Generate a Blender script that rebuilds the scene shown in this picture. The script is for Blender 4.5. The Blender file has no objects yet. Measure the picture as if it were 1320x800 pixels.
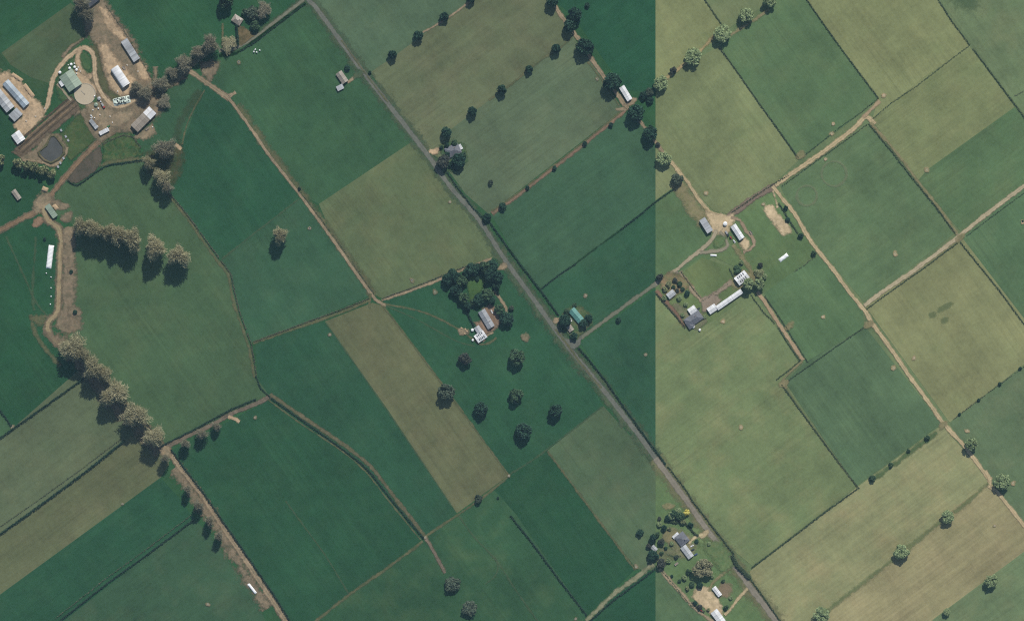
import bpy, bmesh, math, random
import numpy as np
from mathutils import Vector, Matrix

# ------------------------------------------------------------------ camera, sky, sun, exposure
sc = bpy.context.scene
COL = sc.collection
CAM_H = 5000.0
cam = bpy.data.cameras.new("camera"); camo = bpy.data.objects.new("camera", cam); COL.objects.link(camo)
cam.sensor_fit = 'HORIZONTAL'; cam.angle = 2 * math.atan(660 / CAM_H)
cam.clip_start = 50; cam.clip_end = 40000
camo.location = (0, 0, CAM_H); camo.rotation_euler = (0, 0, 0)
sc.camera = camo

SUN_EL = math.radians(44)
SUN_AZ = math.radians(17)            # measured from north (picture up) towards east
wd = bpy.data.worlds.new("World"); sc.world = wd; wd.use_nodes = True
nt = wd.node_tree; nt.nodes.clear()
sky = nt.nodes.new("ShaderNodeTexSky"); sky.sky_type = 'NISHITA'; sky.sun_disc = False
sky.sun_elevation = SUN_EL; sky.sun_rotation = SUN_AZ
bg = nt.nodes.new("ShaderNodeBackground"); bg.inputs[1].default_value = 0.09
wo = nt.nodes.new("ShaderNodeOutputWorld")
nt.links.new(sky.outputs[0], bg.inputs[0]); nt.links.new(bg.outputs[0], wo.inputs[0])
sun = bpy.data.lights.new("sun", 'SUN'); sun.energy = 4.5; sun.angle = math.radians(0.53); sun.color = (1.0, 0.96, 0.89)
suno = bpy.data.objects.new("sun", sun); COL.objects.link(suno)
sdir = Vector((math.sin(SUN_AZ) * math.cos(SUN_EL), math.cos(SUN_AZ) * math.cos(SUN_EL), math.sin(SUN_EL)))
suno.rotation_euler = (-sdir).to_track_quat('-Z', 'Y').to_euler()
suno.location = sdir * 1000
sc.view_settings.view_transform = 'Standard'; sc.view_settings.look = 'None'
sc.view_settings.exposure = 0; sc.view_settings.gamma = 1; sc.view_settings.use_curve_mapping = False
sc.render.engine = 'CYCLES'
sc.cycles.transparent_max_bounces = 16; sc.cycles.max_bounces = 4; sc.cycles.diffuse_bounces = 2
sc.cycles.volume_bounces = 0
sc.cycles.use_denoising = False; sc.cycles.filter_width = 1.15

HAZE_DENSITY = 1.25e-5
random.seed(7); rng = np.random.default_rng(11)

# ------------------------------------------------------------------ helpers
# 1 unit = 1 m; plan coordinates (x east, y south from the north-west corner of the surveyed block)
def W(p, z=0.0): return Vector((p[0] - 660.0, 400.0 - p[1], z))
def heading(dx, dy): return math.atan2(-dy, dx)

LIGHT = (1.047, 1.074, 1.116); AIR = (0.013, 0.022, 0.031)
def alb(c):
    """sRGB seen in daylight -> base colour"""
    out = []
    for v, l, a in zip(c, LIGHT, AIR):
        v /= 255.0
        v = v / 12.92 if v <= 0.04045 else ((v + 0.055) / 1.055) ** 2.4
        out.append(min(0.85, max(0.004, (v - a) / l)))
    return tuple(out)

def new_mat(name):
    m = bpy.data.materials.new(name); m.use_nodes = True
    n = m.node_tree; n.nodes.clear()
    return m, n
class NB:
    def __init__(s, n): s.n = n
    def node(s, t, **kw):
        x = s.n.nodes.new(t)
        for k, v in kw.items():
            if k.startswith('i'): 
                x.inputs[int(k[1:])].default_value = v
            else: setattr(x, k, v)
        return x
    def link(s, a, b): s.n.links.new(a, b)
    def math(s, op, a, b=None, c=None, clamp=False):
        x = s.n.nodes.new('ShaderNodeMath'); x.operation = op; x.use_clamp = clamp
        for i, v in enumerate((a, b, c)):
            if v is None: continue
            if isinstance(v, (int, float)): x.inputs[i].default_value = v
            else: s.link(v, x.inputs[i])
        return x.outputs[0]
    def noise(s, vec, scale, detail=2.0, rough=0.5):
        x = s.n.nodes.new('ShaderNodeTexNoise'); x.inputs['Scale'].default_value = scale
        x.inputs['Detail'].default_value = detail; x.inputs['Roughness'].default_value = rough
        s.link(vec, x.inputs['Vector']); return x.outputs['Fac']
    def cnoise(s, vec, scale, detail=2.0, rough=0.5, k=2.4):
        return s.math('MULTIPLY_ADD', s.noise(vec, scale, detail, rough), k, 0.5 - k / 2)
    def mapping(s, vec, rot=0, scale=(1, 1, 1), loc=(0, 0, 0)):
        if rot:
            y = s.n.nodes.new('ShaderNodeMapping'); y.inputs['Rotation'].default_value = (0, 0, rot)
            s.link(vec, y.inputs['Vector']); vec = y.outputs[0]
        x = s.n.nodes.new('ShaderNodeMapping'); x.inputs['Scale'].default_value = scale; x.inputs['Location'].default_value = loc
        s.link(vec, x.inputs['Vector']); return x.outputs[0]
    def mix(s, f, a, b):
        x = s.n.nodes.new('ShaderNodeMix'); x.data_type = 'RGBA'
        if isinstance(f, (int, float)): x.inputs[0].default_value = f
        else: s.link(f, x.inputs[0])
        for i, v in ((6, a), (7, b)):
            if isinstance(v, tuple): x.inputs[i].default_value = (*v[:3], 1)
            else: s.link(v, x.inputs[i])
        return x.outputs[2]
    def scale_col(s, col, f):
        x = s.n.nodes.new('ShaderNodeVectorMath'); x.operation = 'SCALE'
        if isinstance(col, tuple): x.inputs[0].default_value = col[:3]
        else: s.link(col, x.inputs[0])
        if isinstance(f, (int, float)): x.inputs['Scale'].default_value = f
        else: s.link(f, x.inputs['Scale'])
        return x.outputs[0]

def grass_mat(name, c, tan=None, tan_amt=0.35, streak=0.35, ang=None, var=0.16, blotch=1.0):
    """pasture: big blotches, medium clumps, fine speckle, stripes left by mowing and strip grazing"""
    m, n = new_mat(name); B = NB(n)
    tc = B.node('ShaderNodeTexCoord').outputs['Object']
    off = (random.uniform(-500, 500), random.uniform(-500, 500), random.uniform(0, 50))
    p = B.mapping(tc, loc=off)
    n1 = B.cnoise(p, 0.010, 4, .6); n2 = B.cnoise(p, 0.05, 5, 0.65); n3 = B.cnoise(p, 0.25, 4, 0.8, 1.8)
    if ang is None: ang = heading(0.585, 0.81)
    sm = B.mapping(tc, rot=-ang, scale=(0.006, 0.16, 1), loc=off)
    ns = B.cnoise(sm, 1.0, 3, 0.6)
    sm2 = B.mapping(tc, rot=-ang + math.pi / 2, scale=(0.012, 0.2, 1), loc=off)
    ns2 = B.cnoise(sm2, 1.0, 3, 0.65)
    f = B.math('MULTIPLY_ADD', n1, 0.9 * blotch, -0.45 * blotch)
    f = B.math('MULTIPLY_ADD', n2, 0.6, f); f = B.math('SUBTRACT', f, 0.3)
    f = B.math('MULTIPLY_ADD', ns, 1.0 * streak, f); f = B.math('SUBTRACT', f, 0.5 * streak)
    f = B.math('MULTIPLY_ADD', ns2, 0.5 * streak, f); f = B.math('SUBTRACT', f, 0.25 * streak)
    # fine wheel and stock lines along the paddock
    ln = B.cnoise(B.mapping(tc, rot=-ang, scale=(0.004, 0.42, 1), loc=off), 1.0, 2, 0.5, 3.0)
    ln = B.math('MULTIPLY', ln, B.math('MULTIPLY_ADD', B.noise(p, 0.012, 2), 3.0, -1.1, clamp=True))
    f = B.math('MULTIPLY_ADD', ln, 0.45, f)
    f = B.math('MULTIPLY_ADD', n3, 0.8, f); f = B.math('SUBTRACT', f, 0.4)
    a = alb(c)
    gain = B.math('MAXIMUM', B.math('MULTIPLY_ADD', f, var * 2.3, 1.0), 0.3)
    col = B.scale_col(a, gain)
    if tan is None: tan = (c[0] * 1.22 + 4, c[1] * 1.05, c[2] * 1.03)
    t = B.math('MULTIPLY_ADD', B.noise(p, 0.024, 5, 0.65), 2.6, -1.2, clamp=True)
    t2 = B.math('MULTIPLY', t, tan_amt)
    col = B.mix(t2, col, B.scale_col(alb(tan), gain))
    g = B.math('MULTIPLY_ADD', B.noise(p, 0.03, 3), 3.0, -1.7, clamp=True)
    col = B.mix(B.math('MULTIPLY', g, 0.3), col, B.scale_col(alb((c[0] * .86, c[1] * .98, c[2] * .93)), gain))
    d = B.node('ShaderNodeBsdfDiffuse'); B.link(col, d.inputs[0])
    o = B.node('ShaderNodeOutputMaterial'); B.link(d.outputs[0], o.inputs[0])
    return m

def earth_mat(name, c, c2=None, var=0.22, soft=True, ruts=0.0, fine=0.8, keep=1.0, rut_c=None):
    """bare earth / gravel / concrete whose worn edge breaks up into the grass (attribute 'edge': 0 rim, 1 inside)"""
    m, n = new_mat(name); B = NB(n)
    tc = B.node('ShaderNodeTexCoord').outputs['Object']
    n1 = B.cnoise(tc, 0.05, 4, 0.6); n2 = B.cnoise(tc, 0.28, 4, 0.75); n3 = B.noise(tc, fine, 2)
    f = B.math('MULTIPLY_ADD', n1, 1.0, -0.5); f = B.math('MULTIPLY_ADD', n2, 0.9, f); f = B.math('SUBTRACT', f, 0.45)
    f = B.math('MULTIPLY_ADD', n3, 0.5, f); f = B.math('SUBTRACT', f, 0.25)
    gain = B.math('MAXIMUM', B.math('MULTIPLY_ADD', f, var * 1.9, 1.0), 0.25)
    col = B.scale_col(alb(c), gain)
    if c2 is not None:
        t = B.math('MULTIPLY_ADD', B.noise(tc, 0.13, 5, 0.7), 4.0, -1.5, clamp=True)
        col = B.mix(t, col, B.scale_col(alb(c2), gain))
    if ruts:
        at = B.node('ShaderNodeAttribute', attribute_name='across').outputs['Fac']
        d = B.math('ABSOLUTE', at)
        w = B.math('ABSOLUTE', B.math('SUBTRACT', d, 0.5))
        w = B.math('MULTIPLY_ADD', w, -4.0, 1.0, clamp=True)
        w = B.math('MULTIPLY', w, ruts)
        rc = rut_c or (min(255, c[0] * 1.15), min(255, c[1] * 1.14), min(255, c[2] * 1.12))
        col = B.mix(w, col, B.scale_col(alb(rc), gain))
    d = B.node('ShaderNodeBsdfDiffuse'); B.link(col, d.inputs[0])
    o = B.node('ShaderNodeOutputMaterial')
    if soft:
        at = B.node('ShaderNodeAttribute', attribute_name='edge').outputs['Fac']
        nn = B.math('MULTIPLY_ADD', B.noise(tc, 0.16, 5, 0.72), 3.6, -1.8)
        nn = B.math('MULTIPLY_ADD', B.noise(tc, 0.045, 2), 1.6, B.math('SUBTRACT', nn, 0.8))
        e = B.math('ADD', B.math('MULTIPLY_ADD', at, 0.75, 0.5), nn)
        e = B.math('MULTIPLY', e, 1.0, clamp=True)
        if keep < 1.0: e = B.math('MULTIPLY', e, keep)
        tr = B.node('ShaderNodeBsdfTransparent'); mx = B.node('ShaderNodeMixShader')
        B.link(e, mx.inputs[0]); B.link(tr.outputs[0], mx.inputs[1]); B.link(d.outputs[0], mx.inputs[2])
        B.link(mx.outputs[0], o.inputs[0])
    else: B.link(d.outputs[0], o.inputs[0])
    return m

def leaf_mat(name, c1, c2, trans=0.15):
    m, n = new_mat(name); B = NB(n)
    g = B.node('ShaderNodeNewGeometry').outputs['Random Per Island']
    oi = B.node('ShaderNodeObjectInfo').outputs['Random']
    f = B.math('MULTIPLY_ADD', g, 0.75, B.math('MULTIPLY', oi, 0.35), clamp=True)
    col = B.mix(f, tuple(c1), tuple(c2))
    d = B.node('ShaderNodeBsdfDiffuse'); B.link(col, d.inputs[0])
    t = B.node('ShaderNodeBsdfTranslucent'); B.link(col, t.inputs[0])
    mx = B.node('ShaderNodeMixShader'); mx.inputs[0].default_value = trans
    B.link(d.outputs[0], mx.inputs[1]); B.link(t.outputs[0], mx.inputs[2])
    o = B.node('ShaderNodeOutputMaterial'); B.link(mx.outputs[0], o.inputs[0])
    return m

def sheet_mat(name, c, rust=0.15, sheet=1.0, rough=0.45, rust_c=(0.22, 0.16, 0.11), var=0.18):
    """roofing iron: sheets of slightly different tone, dirt streaks down the fall, rust"""
    m, n = new_mat(name); B = NB(n)
    tc = B.node('ShaderNodeTexCoord').outputs['Object']
    sx = B.node('ShaderNodeSeparateXYZ'); B.link(tc, sx.inputs[0])
    fl = B.math('FLOOR', B.math('DIVIDE', sx.outputs[0], sheet))
    wn = B.node('ShaderNodeTexWhiteNoise'); wn.noise_dimensions = '1D'; B.link(fl, wn.inputs['W'])
    st = B.noise(B.mapping(tc, scale=(1.3, 0.12, 0.3)), 1.0, 4, 0.65)
    g = B.math('MULTIPLY_ADD', wn.outputs['Value'], var * 1.4, 1.0 - var * 0.7)
    g = B.math('MULTIPLY', g, B.math('MULTIPLY_ADD', st, 0.9, 0.55))
    col = B.scale_col(tuple(c), g)
    r = B.math('MULTIPLY_ADD', B.noise(tc, 0.33, 5, 0.7), 4.0, -2.2, clamp=True)
    col = B.mix(B.math('MULTIPLY', r, min(.8, rust * 1.7)), col, rust_c)
    p = B.node('ShaderNodeBsdfPrincipled'); B.link(col, p.inputs['Base Color'])
    p.inputs['Roughness'].default_value = rough; p.inputs['Specular IOR Level'].default_value = 0.3
    wv = B.node('ShaderNodeTexWave'); wv.inputs['Scale'].default_value = 1.6; B.link(tc, wv.inputs['Vector'])
    bp = B.node('ShaderNodeBump'); bp.inputs['Strength'].default_value = 0.15; bp.inputs['Distance'].default_value = 0.03
    B.link(wv.outputs['Fac'], bp.inputs['Height']); B.link(bp.outputs[0], p.inputs['Normal'])
    o = B.node('ShaderNodeOutputMaterial'); B.link(p.outputs[0], o.inputs[0])
    return m

def plain_mat(name, c, rough=0.7, var=0.12, metal=0.0, scale=0.8):
    m, n = new_mat(name); B = NB(n)
    tc = B.node('ShaderNodeTexCoord').outputs['Object']
    g = B.math('MULTIPLY_ADD', B.noise(tc, scale, 4, 0.65), var * 2, 1 - var)
    p = B.node('ShaderNodeBsdfPrincipled'); B.link(B.scale_col(tuple(c), g), p.inputs['Base Color'])
    p.inputs['Roughness'].default_value = rough; p.inputs['Metallic'].default_value = metal
    p.inputs['Specular IOR Level'].default_value = 0.3
    o = B.node('ShaderNodeOutputMaterial'); B.link(p.outputs[0], o.inputs[0])
    return m

# ------------------------------------------------------------------ object helpers
def link_mesh(name, me, mat, parent=None):
    if mat is not None and len(me.materials) == 0: me.materials.append(mat)
    o = bpy.data.objects.new(name, me); COL.objects.link(o)
    if parent is not None: o.parent = parent
    return o
def from_bm(name, bm, mat, parent=None, smooth=False):
    me = bpy.data.meshes.new(name)
    bmesh.ops.recalc_face_normals(bm, faces=bm.faces[:])
    bm.to_mesh(me); bm.free()
    if smooth: me.shade_smooth()
    return link_mesh(name, me, mat, parent)
def tag(o, label=None, cat=None, group=None, kind=None):
    if label: o['label'] = label
    if cat: o['category'] = cat
    if group: o['group'] = group
    if kind: o['kind'] = kind
    return o
def thing(name, label, cat, p, ang=0.0, group=None, z=0.0):
    o = bpy.data.objects.new(name, None); COL.objects.link(o); o.empty_display_size = 1
    o.location = W(p, z); o.rotation_euler = (0, 0, ang)
    return tag(o, label, cat, group)
def bbox(bm, x0, x1, y0, y1, z0, z1):
    v = [bm.verts.new(c) for c in ((x0, y0, z0), (x1, y0, z0), (x1, y1, z0), (x0, y1, z0), (x0, y0, z1), (x1, y0, z1), (x1, y1, z1), (x0, y1, z1))]
    for f in ((0, 3, 2, 1), (4, 5, 6, 7), (0, 1, 5, 4), (1, 2, 6, 5), (2, 3, 7, 6), (3, 0, 4, 7)):
        bm.faces.new([v[i] for i in f])
def cyl(bm, x, y, z0, z1, r0, r1=None, n=14):
    r1 = r0 if r1 is None else r1
    a = [bm.verts.new((x + r0 * math.cos(t), y + r0 * math.sin(t), z0)) for t in (2 * math.pi * i / n for i in range(n))]
    b = [bm.verts.new((x + r1 * math.cos(t), y + r1 * math.sin(t), z1)) for t in (2 * math.pi * i / n for i in range(n))]
    for i in range(n): bm.faces.new((a[i], a[(i + 1) % n], b[(i + 1) % n], b[i]))
    bm.faces.new(b); bm.faces.new(a[::-1])
def tube(bm, p, q, r0, r1, n=6):
    p = Vector(p); q = Vector(q); d = (q - p).normalized()
    u = d.orthogonal().normalized(); w = d.cross(u)
    a = [bm.verts.new(p + r0 * (math.cos(t) * u + math.sin(t) * w)) for t in (2 * math.pi * i / n for i in range(n))]
    b = [bm.verts.new(q + r1 * (math.cos(t) * u + math.sin(t) * w)) for t in (2 * math.pi * i / n for i in range(n))]
    for i in range(n): bm.faces.new((a[i], a[(i + 1) % n], b[(i + 1) % n], b[i]))

LAYER = [0.004]
def next_z():
    LAYER[0] += 0.004
    return LAYER[0]

def resample(pts, step, smooth):
    pts = [Vector((p[0], p[1])) for p in pts]
    out = []
    for i in range(len(pts) - 1):
        a, b = pts[i], pts[i + 1]
        n = max(1, int((b - a).length / step))
        for k in range(n):
            t = k / n
            if smooth and len(pts) > 2:
                p0 = pts[i - 1] if i > 0 else a * 2 - b
                p3 = pts[i + 2] if i + 2 < len(pts) else b * 2 - a
                out.append(0.5 * ((2 * a) + (b - p0) * t + (2 * p0 - 5 * a + 4 * b - p3) * t * t + (3 * a - p0 - 3 * b + p3) * t ** 3))
            else: out.append(a.lerp(b, t))
    out.append(pts[-1])
    return out
def normals2(ps):
    res = []
    for i in range(len(ps)):
        d = (ps[min(i + 1, len(ps) - 1)] - ps[max(i - 1, 0)])
        d = d.normalized() if d.length > 1e-6 else Vector((1, 0))
        res.append(Vector((-d.y, d.x)))
    return res

def strip(name, pts, w, mat, soft=0.25, smooth=True, jit=0.06, kind='structure', cap=2.5):
    """a road, lane, worn track: ribbon with attributes 'edge' (distance inside the rim / rim width) and 'across' (-1..1)"""
    ps = resample(pts, 5.0, smooth); ns = normals2(ps); z = next_z(); hw = w / 2
    s = max(0.7, w * soft * 0.9); off = [-(hw + s * 1.5), -hw * .5, 0, hw * .5, hw + s * 1.5]
    vs, fs, ev, av = [], [], [], []
    for i, (p, n) in enumerate(zip(ps, ns)):
        wob = 1 + random.uniform(-jit, jit)
        for o_ in off:
            vs.append(W(p + n * o_ * wob, z)); ev.append(min(cap, (hw - abs(o_)) / s)); av.append(o_ / hw)
        if i:
            for j in range(4):
                a = (i - 1) * 5 + j
                fs.append((a, a + 1, a + 6, a + 5))
    me = bpy.data.meshes.new(name); me.from_pydata(vs, [], fs)
    for k, d in (('edge', ev), ('across', av)):
        me.attributes.new(k, 'FLOAT', 'POINT').data.foreach_set('value', np.array(d, dtype=np.float32))
    o = link_mesh(name, me, mat); tag(o, kind=kind)
    return o

def field_patch(name, pts, mat, soft, cap=1.25, kind='structure'):
    """bare ground whose rim fades and breaks up: grid with the signed distance to its outline / rim width in 'edge'"""
    z = next_z(); P = np.array(pts, float); Q = np.roll(P, -1, 0); mg = soft * 1.8
    lo, hi = P.min(0) - mg, P.max(0) + mg
    st = max(0.7, min(2.0, soft * .6)); nx, ny = int((hi[0] - lo[0]) / st) + 2, int((hi[1] - lo[1]) / st) + 2
    X, Y = np.meshgrid(lo[0] + st * np.arange(nx), lo[1] + st * np.arange(ny)); G = np.stack([X.ravel(), Y.ravel()], 1)
    dmin = np.full(len(G), 1e9); ins = np.zeros(len(G), bool)
    for a, b in zip(P, Q):
        ab = b - a; t = np.clip(((G - a) @ ab) / max(ab @ ab, 1e-9), 0, 1)
        dmin = np.minimum(dmin, np.hypot(*(G - a - t[:, None] * ab).T))
        c = (a[1] > G[:, 1]) != (b[1] > G[:, 1])
        ins ^= c & (G[:, 0] < (b[0] - a[0]) * (G[:, 1] - a[1]) / (b[1] - a[1] if b[1] != a[1] else 1e-9) + a[0])
    d = np.where(ins, dmin, -dmin) / soft
    idx = np.arange(nx * ny).reshape(ny, nx)
    f = np.stack([idx[:-1, :-1].ravel(), idx[1:, :-1].ravel(), idx[1:, 1:].ravel(), idx[:-1, 1:].ravel()], 1)
    f = f[(d[f] > -1.6).any(1)]; used = np.unique(f); rm = np.zeros(len(G), int); rm[used] = np.arange(len(used)); f = rm[f]
    vs = np.stack([G[used, 0] - 660, 400 - G[used, 1], np.full(len(used), z)], 1)
    me = bpy.data.meshes.new(name); me.from_pydata(vs.tolist(), [], f.tolist())
    me.attributes.new('edge', 'FLOAT', 'POINT').data.foreach_set('value', np.minimum(d[used], cap).astype(np.float32))
    o = link_mesh(name, me, mat); tag(o, kind=kind)
    return o

def patch(name, pts, mat, soft=0.0, rnd=0.0, kind='structure'):
    """a polygon of ground; with soft > 0 a worn patch whose rim fades over that many metres"""
    if soft: return field_patch(name, pts, mat, soft)
    z = next_z(); bm = bmesh.new()
    if rnd:
        q = []; n = len(pts)
        for i in range(n):
            a, b = Vector(pts[i]), Vector(pts[(i + 1) % n]); k = max(1, int((b - a).length / 4))
            for t in range(k):
                v = a.lerp(b, t / k); q.append((v.x + random.uniform(-rnd, rnd), v.y + random.uniform(-rnd, rnd)))
        pts = q
    bm.faces.new([bm.verts.new(W(p, z)) for p in pts])
    bmesh.ops.triangulate(bm, faces=bm.faces[:])
    for fc in bm.faces:
        fc.normal_update()
        if fc.normal.z < 0: fc.normal_flip()
    me = bpy.data.meshes.new(name); bm.to_mesh(me); bm.free()
    o = link_mesh(name, me, mat); tag(o, kind=kind)
    return o
def blob(name, c, rx, ry, ang, mat, soft=None, n=22, rough=0.18, kind='structure'):
    """irregular round bare patch"""
    a = heading(*ang) if isinstance(ang, tuple) else ang
    pts = []
    ph = [random.uniform(0, 6.28) for _ in range(3)]
    for i in range(n):
        t = -2 * math.pi * i / n
        k = 1 + rough * (0.5 * math.sin(2 * t + ph[0]) + 0.35 * math.sin(3 * t + ph[1]) + 0.3 * math.sin(5 * t + ph[2]))
        x, y = rx * k * math.cos(t), ry * k * math.sin(t)
        pts.append((c[0] + x * math.cos(a) - y * math.sin(a), c[1] - (x * math.sin(a) + y * math.cos(a))))
    return field_patch(name, pts, mat, soft if soft is not None else max(.9, min(rx, ry) * 0.4))

# ------------------------------------------------------------------ vegetation
def quads_mesh(name, c, u, v, mat):
    """c centres, u/v half axes -> one quad each"""
    n = len(c)
    co = np.empty((n, 4, 3), np.float32)
    co[:, 0] = c - u - v; co[:, 1] = c + u - v; co[:, 2] = c + u + v; co[:, 3] = c - u + v
    me = bpy.data.meshes.new(name)
    me.vertices.add(4 * n); me.vertices.foreach_set('co', co.ravel())
    me.loops.add(4 * n); me.loops.foreach_set('vertex_index', np.arange(4 * n, dtype=np.int32))
    me.polygons.add(n); me.polygons.foreach_set('loop_start', np.arange(0, 4 * n, 4, dtype=np.int32))
    me.update(calc_edges=True); me.materials.append(mat)
    return me
def unit(a): return a / np.maximum(np.linalg.norm(a, axis=1, keepdims=True), 1e-6)
def frames(nrm):
    r = unit(rng.normal(size=nrm.shape)); u = unit(np.cross(nrm, r)); return u, np.cross(nrm, u)

def dense_crown(n, size, mat, lobes=16, low=0.12, spread=0.62, lobe_r=(0.26, 0.44), gap=0.0):
    """leaf quads on the outside of many lobes, crown radius 1, height 0..1"""
    th = rng.uniform(0, 2 * np.pi, lobes); rr = spread * np.sqrt(rng.uniform(0.02, 1, lobes))
    lx, ly = rr * np.cos(th), rr * np.sin(th)
    lz = low + 0.25 + (0.85 - low - 0.25) * rng.uniform(0, 1, lobes) * np.sqrt(np.clip(1 - (rr / 1.05) ** 2, 0.05, 1))
    lr = rng.uniform(*lobe_r, lobes)
    k = rng.integers(0, lobes, n)
    d = unit(rng.normal(size=(n, 3))); d[:, 2] = np.abs(d[:, 2]) * 0.9 + d[:, 2] * 0.1
    rad = lr[k] * rng.uniform(0.72, 1.08, n)
    c = np.stack([lx[k], ly[k], lz[k]], 1) + d * rad[:, None] * np.array([1, 1, 0.62])
    c[:, 2] = np.clip(c[:, 2], low, 1.05)
    nrm = unit(d + 0.55 * rng.normal(size=(n, 3)))
    u, v = frames(nrm); s = size * rng.uniform(0.6, 1.3, (n, 1))
    return quads_mesh('crown', c, u * s, v * s * rng.uniform(0.6, 1.0, (n, 1)), mat)
def twig_crown(n, mat, tall=False):
    """bare crown: many thin upright slivers"""
    th = rng.uniform(0, 2 * np.pi, n); ph = rng.uniform(0, 6.28, 3)
    if tall:
        z = 0.15 + 0.85 * rng.uniform(0, 1, n) ** 0.8
        R = 0.95 * np.sin(np.pi * np.clip((z - 0.05) / 1.05, 0, 1)) ** 0.6 + 0.1
    else:
        z = 0.28 + 0.72 * rng.uniform(0, 1, n) ** 0.75
        R = np.sqrt(np.clip(1 - ((z - 0.55) / 0.5) ** 2, 0.06, 1))
    r = R * np.sqrt(rng.uniform(0.03, 1, n)) * (1 + 0.20 * np.sin(3 * th + ph[0]) + 0.15 * np.sin(5 * th + ph[1] + 4 * z) + 0.16 * np.sin(2 * th + ph[2]) + 0.12 * np.sin(9 * th + 7 * z)) * rng.uniform(.85, 1.18, n)
    c = np.stack([r * np.cos(th), r * np.sin(th), z], 1)
    out = np.stack([np.cos(th), np.sin(th), np.zeros(n)], 1)
    ax = unit(out * rng.uniform(0.2, 1.0, (n, 1)) + np.array([0, 0, 0.45]) + 0.55 * rng.normal(size=(n, 3)))
    sd = unit(np.cross(ax, rng.normal(size=(n, 3))))
    L = rng.uniform(0.08, 0.22, (n, 1)); L3 = ax * L; L3[:, 2] *= 0.45
    wd = rng.uniform(0.009, 0.019, (n, 1))
    return quads_mesh('crown', c, L3, sd * wd, mat)
def trunk_mesh(mat, top=0.6, n_limb=7, r=0.07, reach=0.6, zs=1.0):
    bm = bmesh.new()
    tube(bm, (0, 0, -0.02), (0.02, 0.01, top * 0.5), r, r * 0.75, 7)
    tube(bm, (0.02, 0.01, top * 0.5), (-0.02, 0.03, top), r * 0.75, r * 0.35, 6)
    for i in range(n_limb):
        t = 2 * math.pi * i / n_limb + random.uniform(-.3, .3); z0 = top * random.uniform(0.4, 0.95); q = random.uniform(0.5, 1) * reach
        m = (q * .5 * math.cos(t), q * .5 * math.sin(t), z0 + 0.12)
        tube(bm, (0.01, 0.02, z0), m, r * 0.45, r * 0.3, 5)
        tube(bm, m, (q * math.cos(t + .2), q * math.sin(t + .2), min(0.95, z0 + 0.3)), r * 0.3, r * 0.1, 4)
    me = bpy.data.meshes.new('trunk'); bm.to_mesh(me); bm.free(); me.materials.append(mat)
    return me

M = {}
M['bark'] = plain_mat('bark', (0.13, 0.10, 0.075), 0.9, 0.25)
M['bark_pale'] = plain_mat('bark_pale', (0.26, 0.22, 0.17), 0.9, 0.25)
M['leaf_dark'] = leaf_mat('leaf_dark', (0.022, 0.056, 0.040), (0.060, 0.125, 0.080))
M['leaf_mid'] = leaf_mat('leaf_mid', (0.040, 0.085, 0.045), (0.110, 0.180, 0.095))
M['leaf_pale'] = leaf_mat('leaf_pale', (0.19, 0.26, 0.12), (0.38, 0.46, 0.24))
M['leaf_olive'] = leaf_mat('leaf_olive', (0.16, 0.19, 0.09), (0.34, 0.36, 0.19))
M['leaf_grey'] = leaf_mat('leaf_grey', (0.055, 0.085, 0.058), (0.14, 0.175, 0.12))
M['leaf_yellow'] = leaf_mat('leaf_yellow', (0.58, 0.50, 0.08), (0.82, 0.76, 0.25))
M['leaf_purple'] = leaf_mat('leaf_purple', (0.042, 0.056, 0.048), (0.11, 0.118, 0.092))
M['twig'] = leaf_mat('twig', (0.33, 0.315, 0.185), (0.64, 0.595, 0.39), .4)
M['twig_grey'] = leaf_mat('twig_grey', (0.25, 0.24, 0.165), (0.47, 0.44, 0.32), .4)
M['leaf_spread'] = leaf_mat('leaf_spread', (0.19, 0.20, 0.11), (0.36, 0.34, 0.21), .3)
M['hedge_leaf'] = leaf_mat('hedge_leaf', (0.012, 0.030, 0.022), (0.042, 0.082, 0.050))
M['hedge_east'] = leaf_mat('hedge_east', (0.030, 0.050, 0.028), (0.090, 0.125, 0.070))
M['hedge_dry'] = leaf_mat('hedge_dry', (0.045, 0.055, 0.035), (0.14, 0.14, 0.09))

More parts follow.
